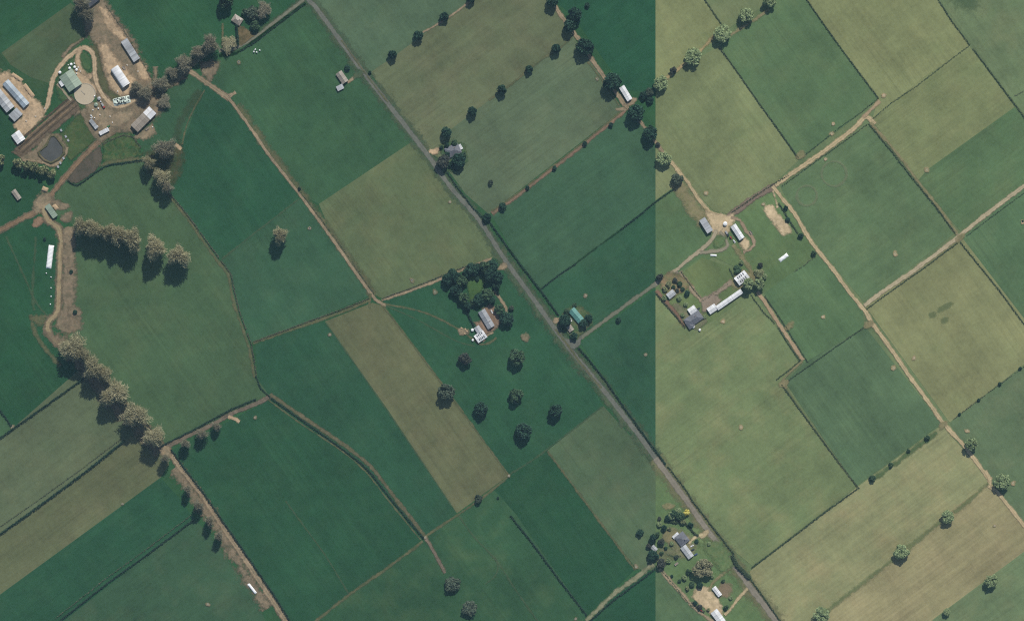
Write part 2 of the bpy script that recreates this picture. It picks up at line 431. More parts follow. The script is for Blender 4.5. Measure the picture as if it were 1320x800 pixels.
ORD = 'first second third fourth fifth sixth seventh eighth ninth tenth'.split()
PROTO = {}
def proto(kind, n):
    L = []
    for i in range(n):
        if kind == 'dark': c = dense_crown(3000, 0.07, M['leaf_dark'], 30, spread=.66, lobe_r=(.28, .40)); t = trunk_mesh(M['bark'])
        elif kind == 'mid': c = dense_crown(3000, 0.07, M['leaf_mid'], 30, spread=.66, lobe_r=(.28, .40)); t = trunk_mesh(M['bark'])
        elif kind == 'pale': c = dense_crown(2600, 0.06, M['leaf_pale'], 40, low=0.2, spread=0.70, lobe_r=(0.20, 0.32)); t = trunk_mesh(M['bark'], n_limb=9, reach=0.8)
        elif kind == 'spread': c = dense_crown(2400, 0.06, M['leaf_spread'], 34, low=.25, spread=.78, lobe_r=(.18, .3)); t = trunk_mesh(M['bark'], n_limb=10, reach=.85)
        elif kind == 'olive': c = dense_crown(2000, 0.08, M['leaf_olive'], 24, spread=.7); t = trunk_mesh(M['bark'])
        elif kind == 'grey': c = dense_crown(2800, 0.07, M['leaf_grey'], 30, spread=0.68, lobe_r=(0.26, 0.38)); t = trunk_mesh(M['bark'], reach=.8)
        elif kind == 'yellow': c = dense_crown(1000, 0.09, M['leaf_yellow'], 14); t = trunk_mesh(M['bark'])
        elif kind == 'purple': c = dense_crown(2400, 0.075, M['leaf_purple'], 24, spread=.64); t = trunk_mesh(M['bark'])
        elif kind == 'bare': c = twig_crown(3800, M['twig']); t = trunk_mesh(M['bark_pale'], 0.8, 12, 0.06, 0.85)
        elif kind == 'baregrey': c = twig_crown(3400, M['twig_grey']); t = trunk_mesh(M['bark'], 0.8, 12, 0.06, 0.85)
        elif kind == 'poplar': c = twig_crown(4600, M['twig'], tall=True); t = trunk_mesh(M['bark_pale'], 0.9, 12, 0.06, 0.6)
        elif kind == 'sapling': c = twig_crown(2400, M['twig_grey'], tall=True); t = trunk_mesh(M['bark_pale'], 0.9, 10, 0.06, 0.6)
        L.append((c, t))
    return L
NK = dict(spread=1, dark=5, mid=3, pale=5, olive=3, grey=3, yellow=1, purple=2, bare=4, baregrey=3, poplar=4, sapling=3)
COUNT = {}
def tree(kind, p, r, h, label, group=None, name=None, cat='tree', flat=1.0):
    if kind not in PROTO: PROTO[kind] = proto(kind, NK[kind])
    k = COUNT.get(kind, 0); COUNT[kind] = k + 1
    c, t = PROTO[kind][k % NK[kind]]
    nm = name or {'dark': 'evergreen_tree', 'mid': 'broadleaf_tree', 'pale': 'broadleaf_tree', 'olive': 'willow_tree', 'spread': 'broadleaf_tree', 'grey': 'broadleaf_tree', 'yellow': 'flowering_tree',
                  'purple': 'broadleaf_tree', 'bare': 'bare_tree', 'baregrey': 'bare_tree', 'poplar': 'poplar_tree', 'sapling': 'poplar_tree'}[kind]
    if cat == 'shrub' and not name: nm = 'shrub'
    o = thing(nm, label, cat, p, random.uniform(0, 6.28), group)
    o.scale = (r * random.uniform(.94, 1.06), r * flat * random.uniform(.94, 1.06), h)
    a = bpy.data.objects.new('trunk' if cat == 'tree' else 'stem', t); COL.objects.link(a); a.parent = o
    b = bpy.data.objects.new('crown' if cat == 'tree' else 'foliage', c); COL.objects.link(b); b.parent = o
    return o

def hedge(pts, label, w=1.8, h=2.0, mat='hedge_leaf', gaps=0.0, den=7.0, name='hedge', group=None, smooth=False, wob=0.3):
    """clipped or ragged hedge: leaf quads through a box swept along the line, on a woody core"""
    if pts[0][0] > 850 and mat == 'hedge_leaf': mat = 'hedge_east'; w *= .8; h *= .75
    ps = resample(pts, 1.0, smooth); ns = normals2(ps)
    C, N = [], []
    off = random.uniform(0, 100); keep = []
    for i, (p, n) in enumerate(zip(ps, ns)):
        s = math.sin(i * 0.13 + off) + math.sin(i * 0.31 + 2 * off) + 0.6 * math.sin(i * 0.71 + off)
        if gaps and s > 2.6 - gaps * 3.2: keep.append(False); continue
        keep.append(True)
        ww = w * (1 + wob * 0.3 * s / 2); hh = h * (1 + wob * 0.35 * math.sin(i * .23 + off) + random.uniform(-.12, .12))
        m = max(1, int(den * w / 1.8 + random.random()))
        for _ in range(m):
            a = random.uniform(-1, 1); zz = random.random() ** 0.6
            q = p + n * (a * ww / 2) + Vector((random.uniform(-.6, .6), random.uniform(-.6, .6)))
            C.append(W(q, 0.15 + hh * zz)); N.append((n.x * a * .7 + random.gauss(0, .4), -n.y * a * .7 + random.gauss(0, .4), 0.35 + zz * .6 + random.gauss(0, .3)))
    if not C: return
    C = np.array([tuple(c) for c in C]); nn = unit(np.array(N)); u, v = frames(nn)
    s = rng.uniform(0.32, 0.62, (len(C), 1)) * (0.75 + 0.14 * w)
    base = W(ps[len(ps) // 2])
    me = quads_mesh('foliage', C - np.array(tuple(base)), u * s, v * s * rng.uniform(.6, 1, (len(C), 1)), M[mat])
    o = bpy.data.objects.new(name, None); COL.objects.link(o); o.location = base
    tag(o, label, 'hedge', group)
    f = link_mesh('foliage', me, None, o)
    bm = bmesh.new()
    for i in range(0, len(ps), 5):
        if keep[i]:
            q = W(ps[i]) - base; tube(bm, (q.x, q.y, 0), (q.x + random.uniform(-.3, .3), q.y + random.uniform(-.3, .3), h * .7), 0.12, 0.05, 4)
    from_bm('stem', bm, M['bark'], o)
    return o
# ------------------------------------------------------------------ ground sheet
def ground_mat():
    m, n = new_mat('far_pasture'); B = NB(n)
    tc = B.node('ShaderNodeTexCoord').outputs['Object']
    p = B.mapping(tc, rot=-heading(0.585, 0.81))
    br = B.node('ShaderNodeTexBrick'); B.link(p, br.inputs['Vector'])
    br.inputs['Color1'].default_value = (*alb((52, 92, 72)), 1); br.inputs['Color2'].default_value = (*alb((96, 112, 84)), 1)
    br.inputs['Mortar'].default_value = (*alb((40, 66, 54)), 1); br.inputs['Scale'].default_value = 0.0045
    br.inputs['Mortar Size'].default_value = 0.006; br.inputs['Brick Width'].default_value = 0.9; br.inputs['Row Height'].default_value = 0.55
    g = B.math('MULTIPLY_ADD', B.noise(tc, 0.05, 6, 0.7), 0.7, 0.65)
    d = B.node('ShaderNodeBsdfDiffuse'); B.link(B.scale_col(br.outputs['Color'], g), d.inputs[0])
    o = B.node('ShaderNodeOutputMaterial'); B.link(d.outputs[0], o.inputs[0])
    return m
me = bpy.data.meshes.new('ground'); me.from_pydata([(-8000, -8000, 0), (8000, -8000, 0), (8000, 8000, 0), (-8000, 8000, 0)], [], [(0, 1, 2, 3)])
tag(link_mesh('ground', me, ground_mat()), kind='structure')

# ------------------------------------------------------------------ paddocks
NWSE = heading(0.585, 0.81); NESW = heading(0.81, -0.585)
S = 845  # straight seam: a step in exposure put into west and east ground colours
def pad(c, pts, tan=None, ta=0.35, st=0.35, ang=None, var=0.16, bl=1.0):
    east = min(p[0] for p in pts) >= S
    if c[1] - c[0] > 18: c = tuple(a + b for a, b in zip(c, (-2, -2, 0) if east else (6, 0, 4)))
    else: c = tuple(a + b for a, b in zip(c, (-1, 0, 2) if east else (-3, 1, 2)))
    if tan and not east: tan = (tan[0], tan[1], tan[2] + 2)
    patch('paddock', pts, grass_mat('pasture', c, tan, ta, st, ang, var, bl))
# western farm
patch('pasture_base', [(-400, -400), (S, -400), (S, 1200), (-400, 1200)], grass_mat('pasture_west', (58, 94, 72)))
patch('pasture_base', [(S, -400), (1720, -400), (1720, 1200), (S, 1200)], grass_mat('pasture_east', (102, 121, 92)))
pad((47, 88, 67), [(-80, -80), (95, -80), (91, 4), (2, 68), (-80, 118)], ang=NESW)
pad((82, 97, 77), [(2, 68), (91, 4), (102, 14), (108, 30), (118, 44), (108, 52), (82, 76), (71, 92), (66, 108), (40, 100), (14, 84)], (104, 100, 80), 0.5, ang=NESW)
pad((52, 88, 66), [(-80, 118), (2, 68), (14, 84), (40, 100), (66, 108), (62, 132), (58, 145), (42, 140), (0, 118), (-80, 140)], (84, 96, 72), 0.5)
pad((48, 90, 68), [(118, -80), (395, -80), (390, -2), (288, 68), (262, 72), (250, 85), (235, 97), (205, 118), (196, 96), (178, 62), (140, 6)], ang=NWSE)
pad((46, 86, 66), [(-80, 140), (0, 118), (28, 160), (40, 185), (20, 200), (35, 215), (60, 240), (60, 262), (42, 272), (-80, 330)])
pad((46, 88, 67), [(-80, 330), (44, 276), (60, 284), (72, 300), (72, 400), (60, 420), (64, 432), (82, 446), (96, 462), (110, 487), (16, 552), (-80, 620)], ang=NWSE)
pad((64, 98, 74), [(-80, 500), (0, 528), (16, 552), (-80, 620)])
pad((88, 108, 84), [(100, 478), (112, 478), (140, 512), (180, 552), (160, 572), (-80, 748), (-80, 620), (16, 552)], (108, 110, 86), 0.5, ang=NESW)
pad((102, 107, 84), [(159, 571), (180, 550), (206, 575), (218, 598), (207, 615), (-80, 824), (-80, 748)], (114, 112, 90), 0.5, ang=NESW, st=0.5)
pad((48, 90, 70), [(207, 615), (230, 640), (250, 668), (-20, 880), (-80, 880), (-80, 824)], ang=NESW)
pad((60, 95, 74), [(250, 668), (272, 690), (300, 730), (330, 770), (375, 880), (-20, 880)], (92, 102, 82), 0.55, ang=NESW)
pad((70, 101, 76), [(82, 300), (95, 290), (60, 268), (82, 236), (101, 237), (128, 218), (183, 206), (200, 228), (216, 250), (240, 277), (261, 306), (283, 336), (296, 353), (301, 378), (307, 402), (322, 443), (330, 485), (348, 511), (300, 532), (210, 577), (190, 560), (150, 505), (100, 450), (75, 420), (76, 350)], (92, 106, 80), 0.55, ang=NWSE, st=0.45)
pad((48, 90, 70), [(262, 106), (293, 126), (330, 175), (387, 256), (330, 298), (284, 335), (261, 306), (216, 248), (207, 220), (215, 195), (235, 186), (256, 130)], ang=NWSE)
pad((58, 96, 75), [(284, 335), (330, 298), (387, 256), (432, 312), (479, 380), (395, 416), (324, 441), (307, 400), (300, 375), (296, 352)], ang=NWSE)
pad((55, 92, 71), [(206, 120), (250, 96), (262, 106), (256, 130), (235, 186), (206, 200), (190, 205), (180, 182), (172, 176), (196, 150)])
pad((60, 98, 74), [(290, 70), (392, 4), (404, 10), (465, 92), (532, 182), (411, 263), (387, 250), (330, 172), (300, 128), (262, 98)], (76, 104, 76), 0.5, ang=NWSE)
pad((98, 109, 84), [(411, 263), (532, 182), (548, 198), (580, 243), (617, 285), (650, 336), (636, 332), (570, 357), (494, 385), (479, 378), (432, 312)], (110, 110, 84), 0.5, ang=NWSE)
pad((78, 106, 84), [(395, -80), (690, -80), (608, 0), (574, 24), (506, 74), (478, 93), (466, 86), (406, 5)], (96, 110, 86), 0.5)
pad((104, 111, 88), [(478, 93), (506, 74), (574, 24), (608, 0), (690, -80), (700, -80), (712, 0), (738, 46), (648, 116), (577, 170), (568, 206), (548, 192), (506, 140)], (116, 113, 92), 0.5, ang=NESW, st=0.4)
pad((86, 109, 86), [(577, 170), (648, 116), (738, 46), (770, 92), (803, 141), (725, 202), (630, 276), (600, 250), (568, 206)], (104, 110, 88), 0.45, ang=NESW)
pad((46, 90, 70), [(700, -80), (S, -80), (S, 125), (830, 118), (806, 116), (736, 18), (712, 0)], ang=NESW)
pad((62, 98, 77), [(633, 276), (803, 145), (820, 152), (S, 182), (S, 259), (740, 344), (697, 373), (662, 326)], (76, 102, 80), 0.5, ang=NESW, st=0.4)
pad((52, 92, 72), [(697, 373), (740, 344), (S, 259), (S, 362), (760, 428), (738, 440), (718, 405)], ang=NESW)
pad((52, 93, 73), [(748, 442), (S, 372), (S, 583), (800, 512)], (72, 100, 78), 0.45)
pad((50, 92, 71), [(494, 388), (570, 360), (636, 336), (652, 340), (700, 412), (740, 460), (778, 523), (706, 580), (657, 613), (560, 480)], ang=NWSE)
pad((104, 107, 84), [(419, 414), (480, 390), (494, 394), (560, 482), (656, 612), (618, 640), (589, 661), (500, 528)], (114, 110, 88), 0.5, ang=NWSE, st=0.5)
pad((50, 91, 71), [(329, 444), (395, 420), (419, 414), (500, 528), (589, 661), (547, 692), (500, 635), (474, 603), (440, 574), (390, 541), (350, 512), (333, 490)], ang=NWSE)
pad((47, 88, 68), [(348, 514), (390, 544), (440, 578), (474, 607), (500, 640), (545, 694), (470, 752), (406, 800), (400, 880), (385, 880), (370, 800), (300, 695), (222, 580), (300, 540)], ang=NWSE, bl=0.7)
pad((54, 92, 70), [(546, 695), (618, 642), (638, 632), (665, 662), (756, 793), (730, 880), (400, 880), (406, 800), (470, 752)], (86, 102, 76), 0.55, ang=NWSE)
pad((46, 87, 67), [(636, 630), (657, 613), (706, 580), (760, 655), (820, 732), (757, 793), (665, 662)], ang=NWSE, bl=0.6)
pad((86, 103, 82), [(706, 580), (778, 523), (820, 570), (S, 606), (S, 735), (821, 733), (760, 655)], (100, 103, 84), 0.5, ang=NWSE)
pad((46, 88, 68), [(S, 735), (S, 880), (730, 880), (757, 796), (820, 738)], ang=NESW)
# eastern farm
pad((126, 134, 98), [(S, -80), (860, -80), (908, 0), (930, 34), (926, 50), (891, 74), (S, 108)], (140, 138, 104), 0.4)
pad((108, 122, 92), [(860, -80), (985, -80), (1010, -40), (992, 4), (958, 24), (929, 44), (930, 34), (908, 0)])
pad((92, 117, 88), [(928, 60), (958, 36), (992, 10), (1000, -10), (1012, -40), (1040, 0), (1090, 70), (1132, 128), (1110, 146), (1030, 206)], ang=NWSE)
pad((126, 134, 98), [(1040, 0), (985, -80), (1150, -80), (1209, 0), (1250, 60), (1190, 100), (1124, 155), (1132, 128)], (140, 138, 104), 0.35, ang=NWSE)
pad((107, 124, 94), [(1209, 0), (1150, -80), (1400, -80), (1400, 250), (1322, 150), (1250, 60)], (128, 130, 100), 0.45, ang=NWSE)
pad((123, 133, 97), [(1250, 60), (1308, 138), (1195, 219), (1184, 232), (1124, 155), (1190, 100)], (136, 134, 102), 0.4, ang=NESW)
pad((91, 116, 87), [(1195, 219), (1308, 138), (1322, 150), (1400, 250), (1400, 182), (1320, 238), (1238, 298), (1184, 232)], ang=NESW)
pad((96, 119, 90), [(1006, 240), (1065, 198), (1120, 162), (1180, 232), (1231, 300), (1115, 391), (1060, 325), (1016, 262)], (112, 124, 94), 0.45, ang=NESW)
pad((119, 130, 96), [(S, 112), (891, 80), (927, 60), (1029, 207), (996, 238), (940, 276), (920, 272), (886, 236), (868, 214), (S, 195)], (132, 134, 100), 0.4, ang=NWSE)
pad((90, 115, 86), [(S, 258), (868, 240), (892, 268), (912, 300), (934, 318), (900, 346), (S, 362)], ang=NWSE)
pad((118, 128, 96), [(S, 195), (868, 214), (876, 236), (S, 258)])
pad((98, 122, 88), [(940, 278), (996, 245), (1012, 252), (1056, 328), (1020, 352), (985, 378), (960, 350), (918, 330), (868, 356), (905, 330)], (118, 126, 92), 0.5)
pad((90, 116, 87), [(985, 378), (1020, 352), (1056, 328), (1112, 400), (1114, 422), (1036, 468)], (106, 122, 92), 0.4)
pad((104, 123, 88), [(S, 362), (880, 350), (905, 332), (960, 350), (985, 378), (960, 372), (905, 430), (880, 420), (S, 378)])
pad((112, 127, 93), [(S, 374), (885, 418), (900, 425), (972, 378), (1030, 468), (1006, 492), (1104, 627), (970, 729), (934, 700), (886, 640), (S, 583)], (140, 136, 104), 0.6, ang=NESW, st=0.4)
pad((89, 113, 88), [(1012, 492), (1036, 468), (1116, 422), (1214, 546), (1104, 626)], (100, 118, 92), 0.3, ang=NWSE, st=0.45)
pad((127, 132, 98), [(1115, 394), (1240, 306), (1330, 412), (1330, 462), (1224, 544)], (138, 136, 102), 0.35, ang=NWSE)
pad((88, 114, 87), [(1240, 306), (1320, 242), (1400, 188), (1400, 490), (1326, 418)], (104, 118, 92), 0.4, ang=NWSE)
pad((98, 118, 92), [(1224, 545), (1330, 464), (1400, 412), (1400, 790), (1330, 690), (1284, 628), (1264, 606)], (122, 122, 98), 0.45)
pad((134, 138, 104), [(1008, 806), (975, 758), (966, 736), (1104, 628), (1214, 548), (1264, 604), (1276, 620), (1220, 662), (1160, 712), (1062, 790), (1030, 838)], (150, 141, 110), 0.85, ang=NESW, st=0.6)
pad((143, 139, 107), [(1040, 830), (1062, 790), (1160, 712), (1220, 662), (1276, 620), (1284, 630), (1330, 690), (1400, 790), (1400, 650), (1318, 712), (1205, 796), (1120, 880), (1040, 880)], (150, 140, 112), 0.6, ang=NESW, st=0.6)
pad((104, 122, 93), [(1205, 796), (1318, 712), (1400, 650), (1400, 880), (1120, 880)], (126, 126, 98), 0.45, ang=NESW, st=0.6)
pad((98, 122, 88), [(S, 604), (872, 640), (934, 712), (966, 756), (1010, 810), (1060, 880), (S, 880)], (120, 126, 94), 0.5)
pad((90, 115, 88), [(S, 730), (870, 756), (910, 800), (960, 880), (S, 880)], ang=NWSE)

# darker lush corners and paler dry patches that lie inside the paddocks
M['lush'] = earth_mat('lush_grass', (98, 118, 88), var=0.12, keep=0.4)
M['dry'] = earth_mat('dry_grass', (150, 142, 108), (134, 136, 100), var=0.1, keep=0.55)
M['drywest'] = earth_mat('dry_grass_west', (96, 106, 80), var=0.12, keep=0.4)
M['wetwest'] = earth_mat('wet_grass_west', (44, 86, 66), var=0.1, keep=0.7)
patch('grass_patch', [(1212, -20), (1275, -30), (1256, 10), (1236, 12)], earth_mat('lush_grass_2', (90, 114, 88), var=0.12, keep=.45), soft=8)
for c, rx, ry in (((1218, 396), 4, 11), ((1218, 412), 4, 6), ((1202, 406), 4, 5)):
    blob('grass_patch', c, rx, ry, heading(.5, .86), M['lush'])

# ------------------------------------------------------------------ sealed road, lanes and worn ground
M['tar_w'] = earth_mat('tarseal_west', (101, 108, 103), (112, 116, 110), var=0.16, ruts=0.35, rut_c=(114, 118, 112))
M['tar_e'] = earth_mat('tarseal_east', (126, 124, 115), (136, 132, 122), var=0.15, ruts=0.3)  # lighter east tones: exposure step painted into the same road and earth
M['verge_w'] = earth_mat('verge_west', (78, 102, 84), (92, 104, 86), var=0.14, keep=0.85)
M['verge_e'] = earth_mat('verge_east', (114, 122, 94), (124, 122, 98), var=0.14, keep=0.8)
M['gravel_w'] = earth_mat('gravel_west', (150, 136, 116), (124, 118, 102), var=0.2, ruts=0.5)
M['gravel_e'] = earth_mat('gravel_east', (180, 164, 134), (160, 150, 122), var=0.16, ruts=0.5)
M['race_grey'] = earth_mat('race_grey', (120, 112, 102), (98, 96, 88), var=0.22, ruts=0.4)
M['mud_w'] = earth_mat('mud_west', (136, 124, 108), (112, 108, 94), var=0.22)
M['mud_dark'] = earth_mat('mud_dark', (80, 80, 76), (96, 92, 84), var=0.2)
M['sand_w'] = earth_mat('sand_west', (190, 168, 140), (160, 144, 122), var=0.2)
M['sand_e'] = earth_mat('sand_east', (200, 182, 152), (172, 158, 130), var=0.18)
M['worn_w'] = earth_mat('worn_grass_west', (112, 112, 90), (92, 104, 82), var=0.16, keep=0.8)
M['faint_w'] = earth_mat('faint_track_west', (88, 108, 86), var=0.14, keep=0.5)
M['worn_e'] = earth_mat('worn_grass_east', (150, 142, 114), (130, 130, 100), var=0.16, keep=0.75)
M['faint_e'] = earth_mat('faint_track_east', (122, 128, 98), var=0.14, keep=0.55)
M['redsoil'] = earth_mat('red_soil', (130, 110, 98), (112, 106, 92), var=0.18, ruts=0.3)
M['conc_w'] = earth_mat('concrete_west', (176, 166, 146), (160, 150, 130), var=0.12)
M['grassgap'] = earth_mat('grass_island', (66, 98, 74), (82, 102, 78), var=0.16)
M['grassgap_e'] = earth_mat('grass_island_east', (92, 118, 86), (110, 124, 92), var=0.16)

ROAD = [(392, -40), (395, -4), (405, 7), (425, 34), (466, 90), (505, 140), (550, 198), (580, 240), (617, 283), (652, 336), (692, 391), (732, 446), (785, 511), (820, 556), (S, 590)]
ROADE = [(S, 590), (885, 645), (910, 680), (945, 726), (967, 756), (990, 786), (1030, 840), (1060, 880)]
strip('road_verge', ROAD, 13, M['verge_w'], soft=0.35)
strip('road_verge', [(640, 320), (660, 348), (692, 391), (732, 446), (785, 511), (820, 556), (S, 590)], 16, M['verge_w'], soft=0.35)
strip('road_verge', ROADE, 17, M['verge_e'], soft=0.35)
strip('road', [(290, 67), (312, 58), (340, 38), (370, 16), (392, 0)], 6.5, M['verge_w'], soft=0.4)
strip('road', [(282, 66), (308, 60), (330, 47), (360, 24), (390, 1), (397, -6)], 4.2, earth_mat('lane_seal', (116, 120, 108), var=0.12, ruts=0.3), soft=0.3)
strip('road', ROAD, 5.8, M['tar_w'], soft=0.16, jit=0.03)
strip('road', ROADE, 7.2, M['tar_e'], soft=0.16, jit=0.03)
strip('road', [(738, 441), (752, 433), (800, 398), (S, 366)], 4.4, earth_mat('side_road', (112, 116, 104), var=0.12, ruts=0.3), soft=0.3)
strip('road', [(S, 366), (860, 358), (874, 350)], 5, M['tar_e'], soft=0.3)
patch('road', [(727, 437), (738, 436), (746, 437), (750, 432), (748, 444), (740, 450), (734, 449)], M['tar_w'], soft=1.0)
strip('road', [(716, 424), (733, 446), (750, 470), (775, 500)], 2.2, M['worn_w'], soft=0.5)

# farm lanes on the western side
strip('lane', [(240, 90), (250, 95), (268, 108), (284, 119), (296, 128)], 6, M['gravel_w'])
strip('lane', [(284, 119), (296, 124), (304, 119)], 4.5, M['gravel_w'])
strip('lane', [(290, 122), (300, 133), (330, 175), (347, 200), (386, 250), (408, 280), (430, 310), (455, 346), (478, 378), (487, 388), (498, 394)], 4.0, M['gravel_w'])
strip('lane', [(306, 135), (350, 198), (389, 249), (432, 308), (482, 380)], 8, M['worn_w'], soft=0.5)
strip('lane', [(290, 122), (300, 133), (330, 175), (347, 200), (386, 250), (408, 280), (430, 310), (455, 346), (478, 378), (487, 388), (498, 394)], 3.4, M['gravel_w'])
strip('lane', [(478, 378), (476, 388), (477, 398)], 3, M['worn_w'])
strip('lane', [(326, 442), (360, 430), (395, 418), (440, 402), (478, 386)], 3.6, M['worn_w'], soft=0.3)
strip('lane', [(492, 387), (530, 374), (570, 359), (610, 342), (634, 333)], 3.2, M['gravel_w'], soft=0.4)
strip('lane', [(497, 392), (520, 396), (545, 402), (575, 415), (606, 434), (620, 444), (632, 441), (640, 435)], 2.2, M['worn_w'], soft=0.5)
strip('lane', [(497, 394), (530, 408), (560, 424), (590, 440), (612, 446)], 1.6, M['faint_w'], soft=0.5)
strip('lane', [(210, 578), (225, 570), (250, 558), (275, 546), (300, 532), (330, 520), (349, 510)], 5.2, M['race_grey'])
strip('lane', [(294, 537), (304, 540), (309, 543)], 3.4, M['sand_w'], soft=0.4)
strip('lane', [(204, 568), (214, 578), (240, 612), (262, 640), (285, 675), (312, 715), (340, 757), (372, 806), (400, 860)], 7.5, M['race_grey'])
strip('lane', [(226, 602), (252, 640), (278, 676), (310, 728), (345, 784)], 12, M['mud_w'], soft=0.6)
strip('lane', [(204, 568), (214, 578), (240, 612), (262, 640), (285, 675), (312, 715), (340, 757), (372, 806), (400, 860)], 6.5, M['gravel_w'], soft=0.35)
blob('bare_earth', (212, 580), 9, 7, NWSE, M['gravel_w'])
strip('lane', [(348, 508), (392, 538), (442, 572), (478, 601), (503, 633), (547, 690), (560, 712), (574, 738)], 4.4, earth_mat('ditch_bank', (112, 108, 92), (88, 94, 78), var=.18), soft=0.3)
strip('lane', [(346, 515), (387, 545), (438, 579), (471, 607), (498, 641), (542, 695)], 1.6, M['worn_w'], soft=0.5)
strip('lane', [(548, 692), (560, 712), (574, 738)], 3.6, M['race_grey'])
strip('lane', [(545, 697), (520, 716), (490, 738), (450, 766), (405, 802), (360, 840)], 3.0, M['worn_w'], soft=0.5)
strip('lane', [(548, 691), (575, 673), (618, 644), (655, 614)], 2.8, M['worn_w'], soft=0.4)
strip('lane', [(655, 612), (690, 590), (740, 552), (776, 524)], 2.0, M['faint_w'], soft=0.5)
strip('lane', [(590, 662), (610, 690), (640, 722), (665, 760), (700, 810)], 2.0, M['faint_w'], soft=0.5)
strip('lane', [(368, 645), (390, 675), (410, 702), (425, 724), (449, 764)], 1.6, M['faint_w'], soft=0.5)
strip('lane', [(626, 752), (638, 742), (642, 730), (638, 718)], 1.8, M['faint_w'], soft=0.5)
strip('lane', [(420, 415), (500, 530), (588, 660)], 1.8, M['faint_w'], soft=0.5)
strip('lane', [(494, 394), (560, 481), (655, 611)], 2.0, M['worn_w'], soft=0.5)
strip('lane', [(706, 581), (762, 657), (800, 708), (819, 734)], 2.6, M['worn_w'], soft=0.5)
strip('lane', [(286, 334), (330, 299), (386, 256)], 1.8, M['faint_w'], soft=0.5)
strip('lane', [(214, 248), (240, 279), (260, 308), (281, 337), (294, 354), (299, 380), (306, 404), (320, 445), (328, 486)], 3.2, M['worn_w'], soft=0.5)
strip('lane', [(756, 800), (790, 766), (820, 744), (842, 726)], 5.5, earth_mat('drain_bank', (142, 142, 120), (118, 126, 102), var=.15), soft=0.35)
strip('lane', [(634, 275), (670, 250), (705, 223), (740, 196), (775, 168), (806, 143)], 4.2, M['redsoil'], soft=0.4)
strip('lane', [(634, 272), (670, 247), (705, 220), (740, 193), (775, 165), (804, 141)], 2, M['worn_w'], soft=0.5)
strip('lane', [(703, -30), (716, 8), (733, 33), (746, 51), (762, 75), (782, 104), (796, 122), (806, 136)], 5, M['gravel_w'])
strip('lane', [(758, 80), (782, 112), (798, 136)], 2, M['worn_w'], soft=0.5)
blob('bare_earth', (813, 132), 9, 4, NESW, M['gravel_w']); blob('bare_earth', (802, 141), 8, 2.5, heading(1, 0), M['gravel_w'])
strip('lane', [(806, 136), (828, 160), (850, 190), (862, 205)], 4, M['gravel_w'], soft=.4)
strip('lane', [(606, 2), (590, 14), (573, 26), (545, 42)], 2.4, M['gravel_w'], soft=0.45)
strip('lane', [(738, 48), (716, 66), (704, 73), (682, 90), (655, 112), (630, 129)], 2.4, M['worn_w'], soft=0.45)
strip('lane', [(448, 107), (460, 97), (466, 94)], 3, M['gravel_w'], soft=.4)
blob('bare_earth', (462, 96), 8, 4, NESW, M['verge_w'])
strip('lane', [(440, 52), (478, 104), (500, 132)], 1.6, M['worn_w'], soft=.5)
strip('lane', [(553, 196), (560, 193), (567, 192)], 4, M['sand_w'], soft=.5)
blob('bare_earth', (648, 344), 6, 4, NESW, M['gravel_w']); blob('bare_earth', (717, 413), 5, 3, NESW, M['gravel_w'])
# tracks west of the tall race
strip('lane', [(46, 305), (45, 330), (43, 350), (42, 380), (44, 400)], 3.0, M['faint_w'], soft=0.5)
strip('lane', [(8, 305), (26, 345), (34, 362), (44, 385), (56, 402), (66, 408)], 2.2, M['faint_w'], soft=0.5)
strip('lane', [(40, 405), (44, 425), (52, 440), (66, 458), (78, 472)], 4.5, M['worn_w'], soft=0.5)
blob('bare_earth', (52, 412), 12, 7, heading(1, .2), M['worn_w'])

# farm hub, north-west
strip('lane', [(-240, 425), (-60, 330), (0, 297), (30, 281), (44, 274), (57, 262), (82, 231), (107, 203), (131, 179), (150, 168), (166, 158)], 7.5, M['mud_w'])
strip('lane', [(-240, 425), (-60, 330), (0, 297), (30, 281), (44, 274), (57, 262), (82, 231), (107, 203), (131, 179), (150, 168), (166, 158)], 5, earth_mat('farm_road', (136, 116, 98), (116, 104, 90), var=.18, ruts=.4))
blob('bare_earth', (56, 262), 16, 10, NESW, M['gravel_w']); blob('bare_earth', (50, 285), 8, 5, NESW, earth_mat('pink_earth', (138, 118, 102), var=.2))
blob('bare_earth', (77, 264), 11, 6, heading(1, .3), M['mud_w']); blob('bare_earth', (86, 280), 6, 8, NWSE, M['mud_w'])
strip('lane', [(56, 268), (62, 284), (74, 292), (79, 310), (77, 345), (76, 380), (74, 402), (62, 416), (64, 430), (78, 444), (96, 462)], 9.5, M['mud_w'], soft=.3)
strip('lane', [(56, 268), (62, 284), (74, 292), (79, 310), (77, 345), (76, 380), (74, 402), (62, 416), (64, 430), (78, 444)], 6.2, earth_mat('race_tan', (140, 134, 110), (156, 138, 114), var=.14, ruts=.4))
patch('bare_earth', [(82, 296), (96, 294), (96, 330), (97, 375), (96, 400), (106, 410), (104, 424), (84, 432), (70, 420), (79, 400), (81, 350)], M['mud_w'], soft=4, rnd=.7)
blob('bare_earth', (90, 298), 9, 5, 0, M['gravel_w'])
blob('bare_earth', (96, 402), 9, 7, 0, M['mud_w']); blob('bare_earth', (92, 348), 5, 4, 0, M['mud_w'])
patch('bare_earth', [(60, 430), (80, 432), (100, 446), (128, 480), (156, 512), (180, 540), (208, 566), (200, 585), (176, 556), (140, 524), (112, 492), (84, 450)], M['mud_w'], soft=7, rnd=.8)
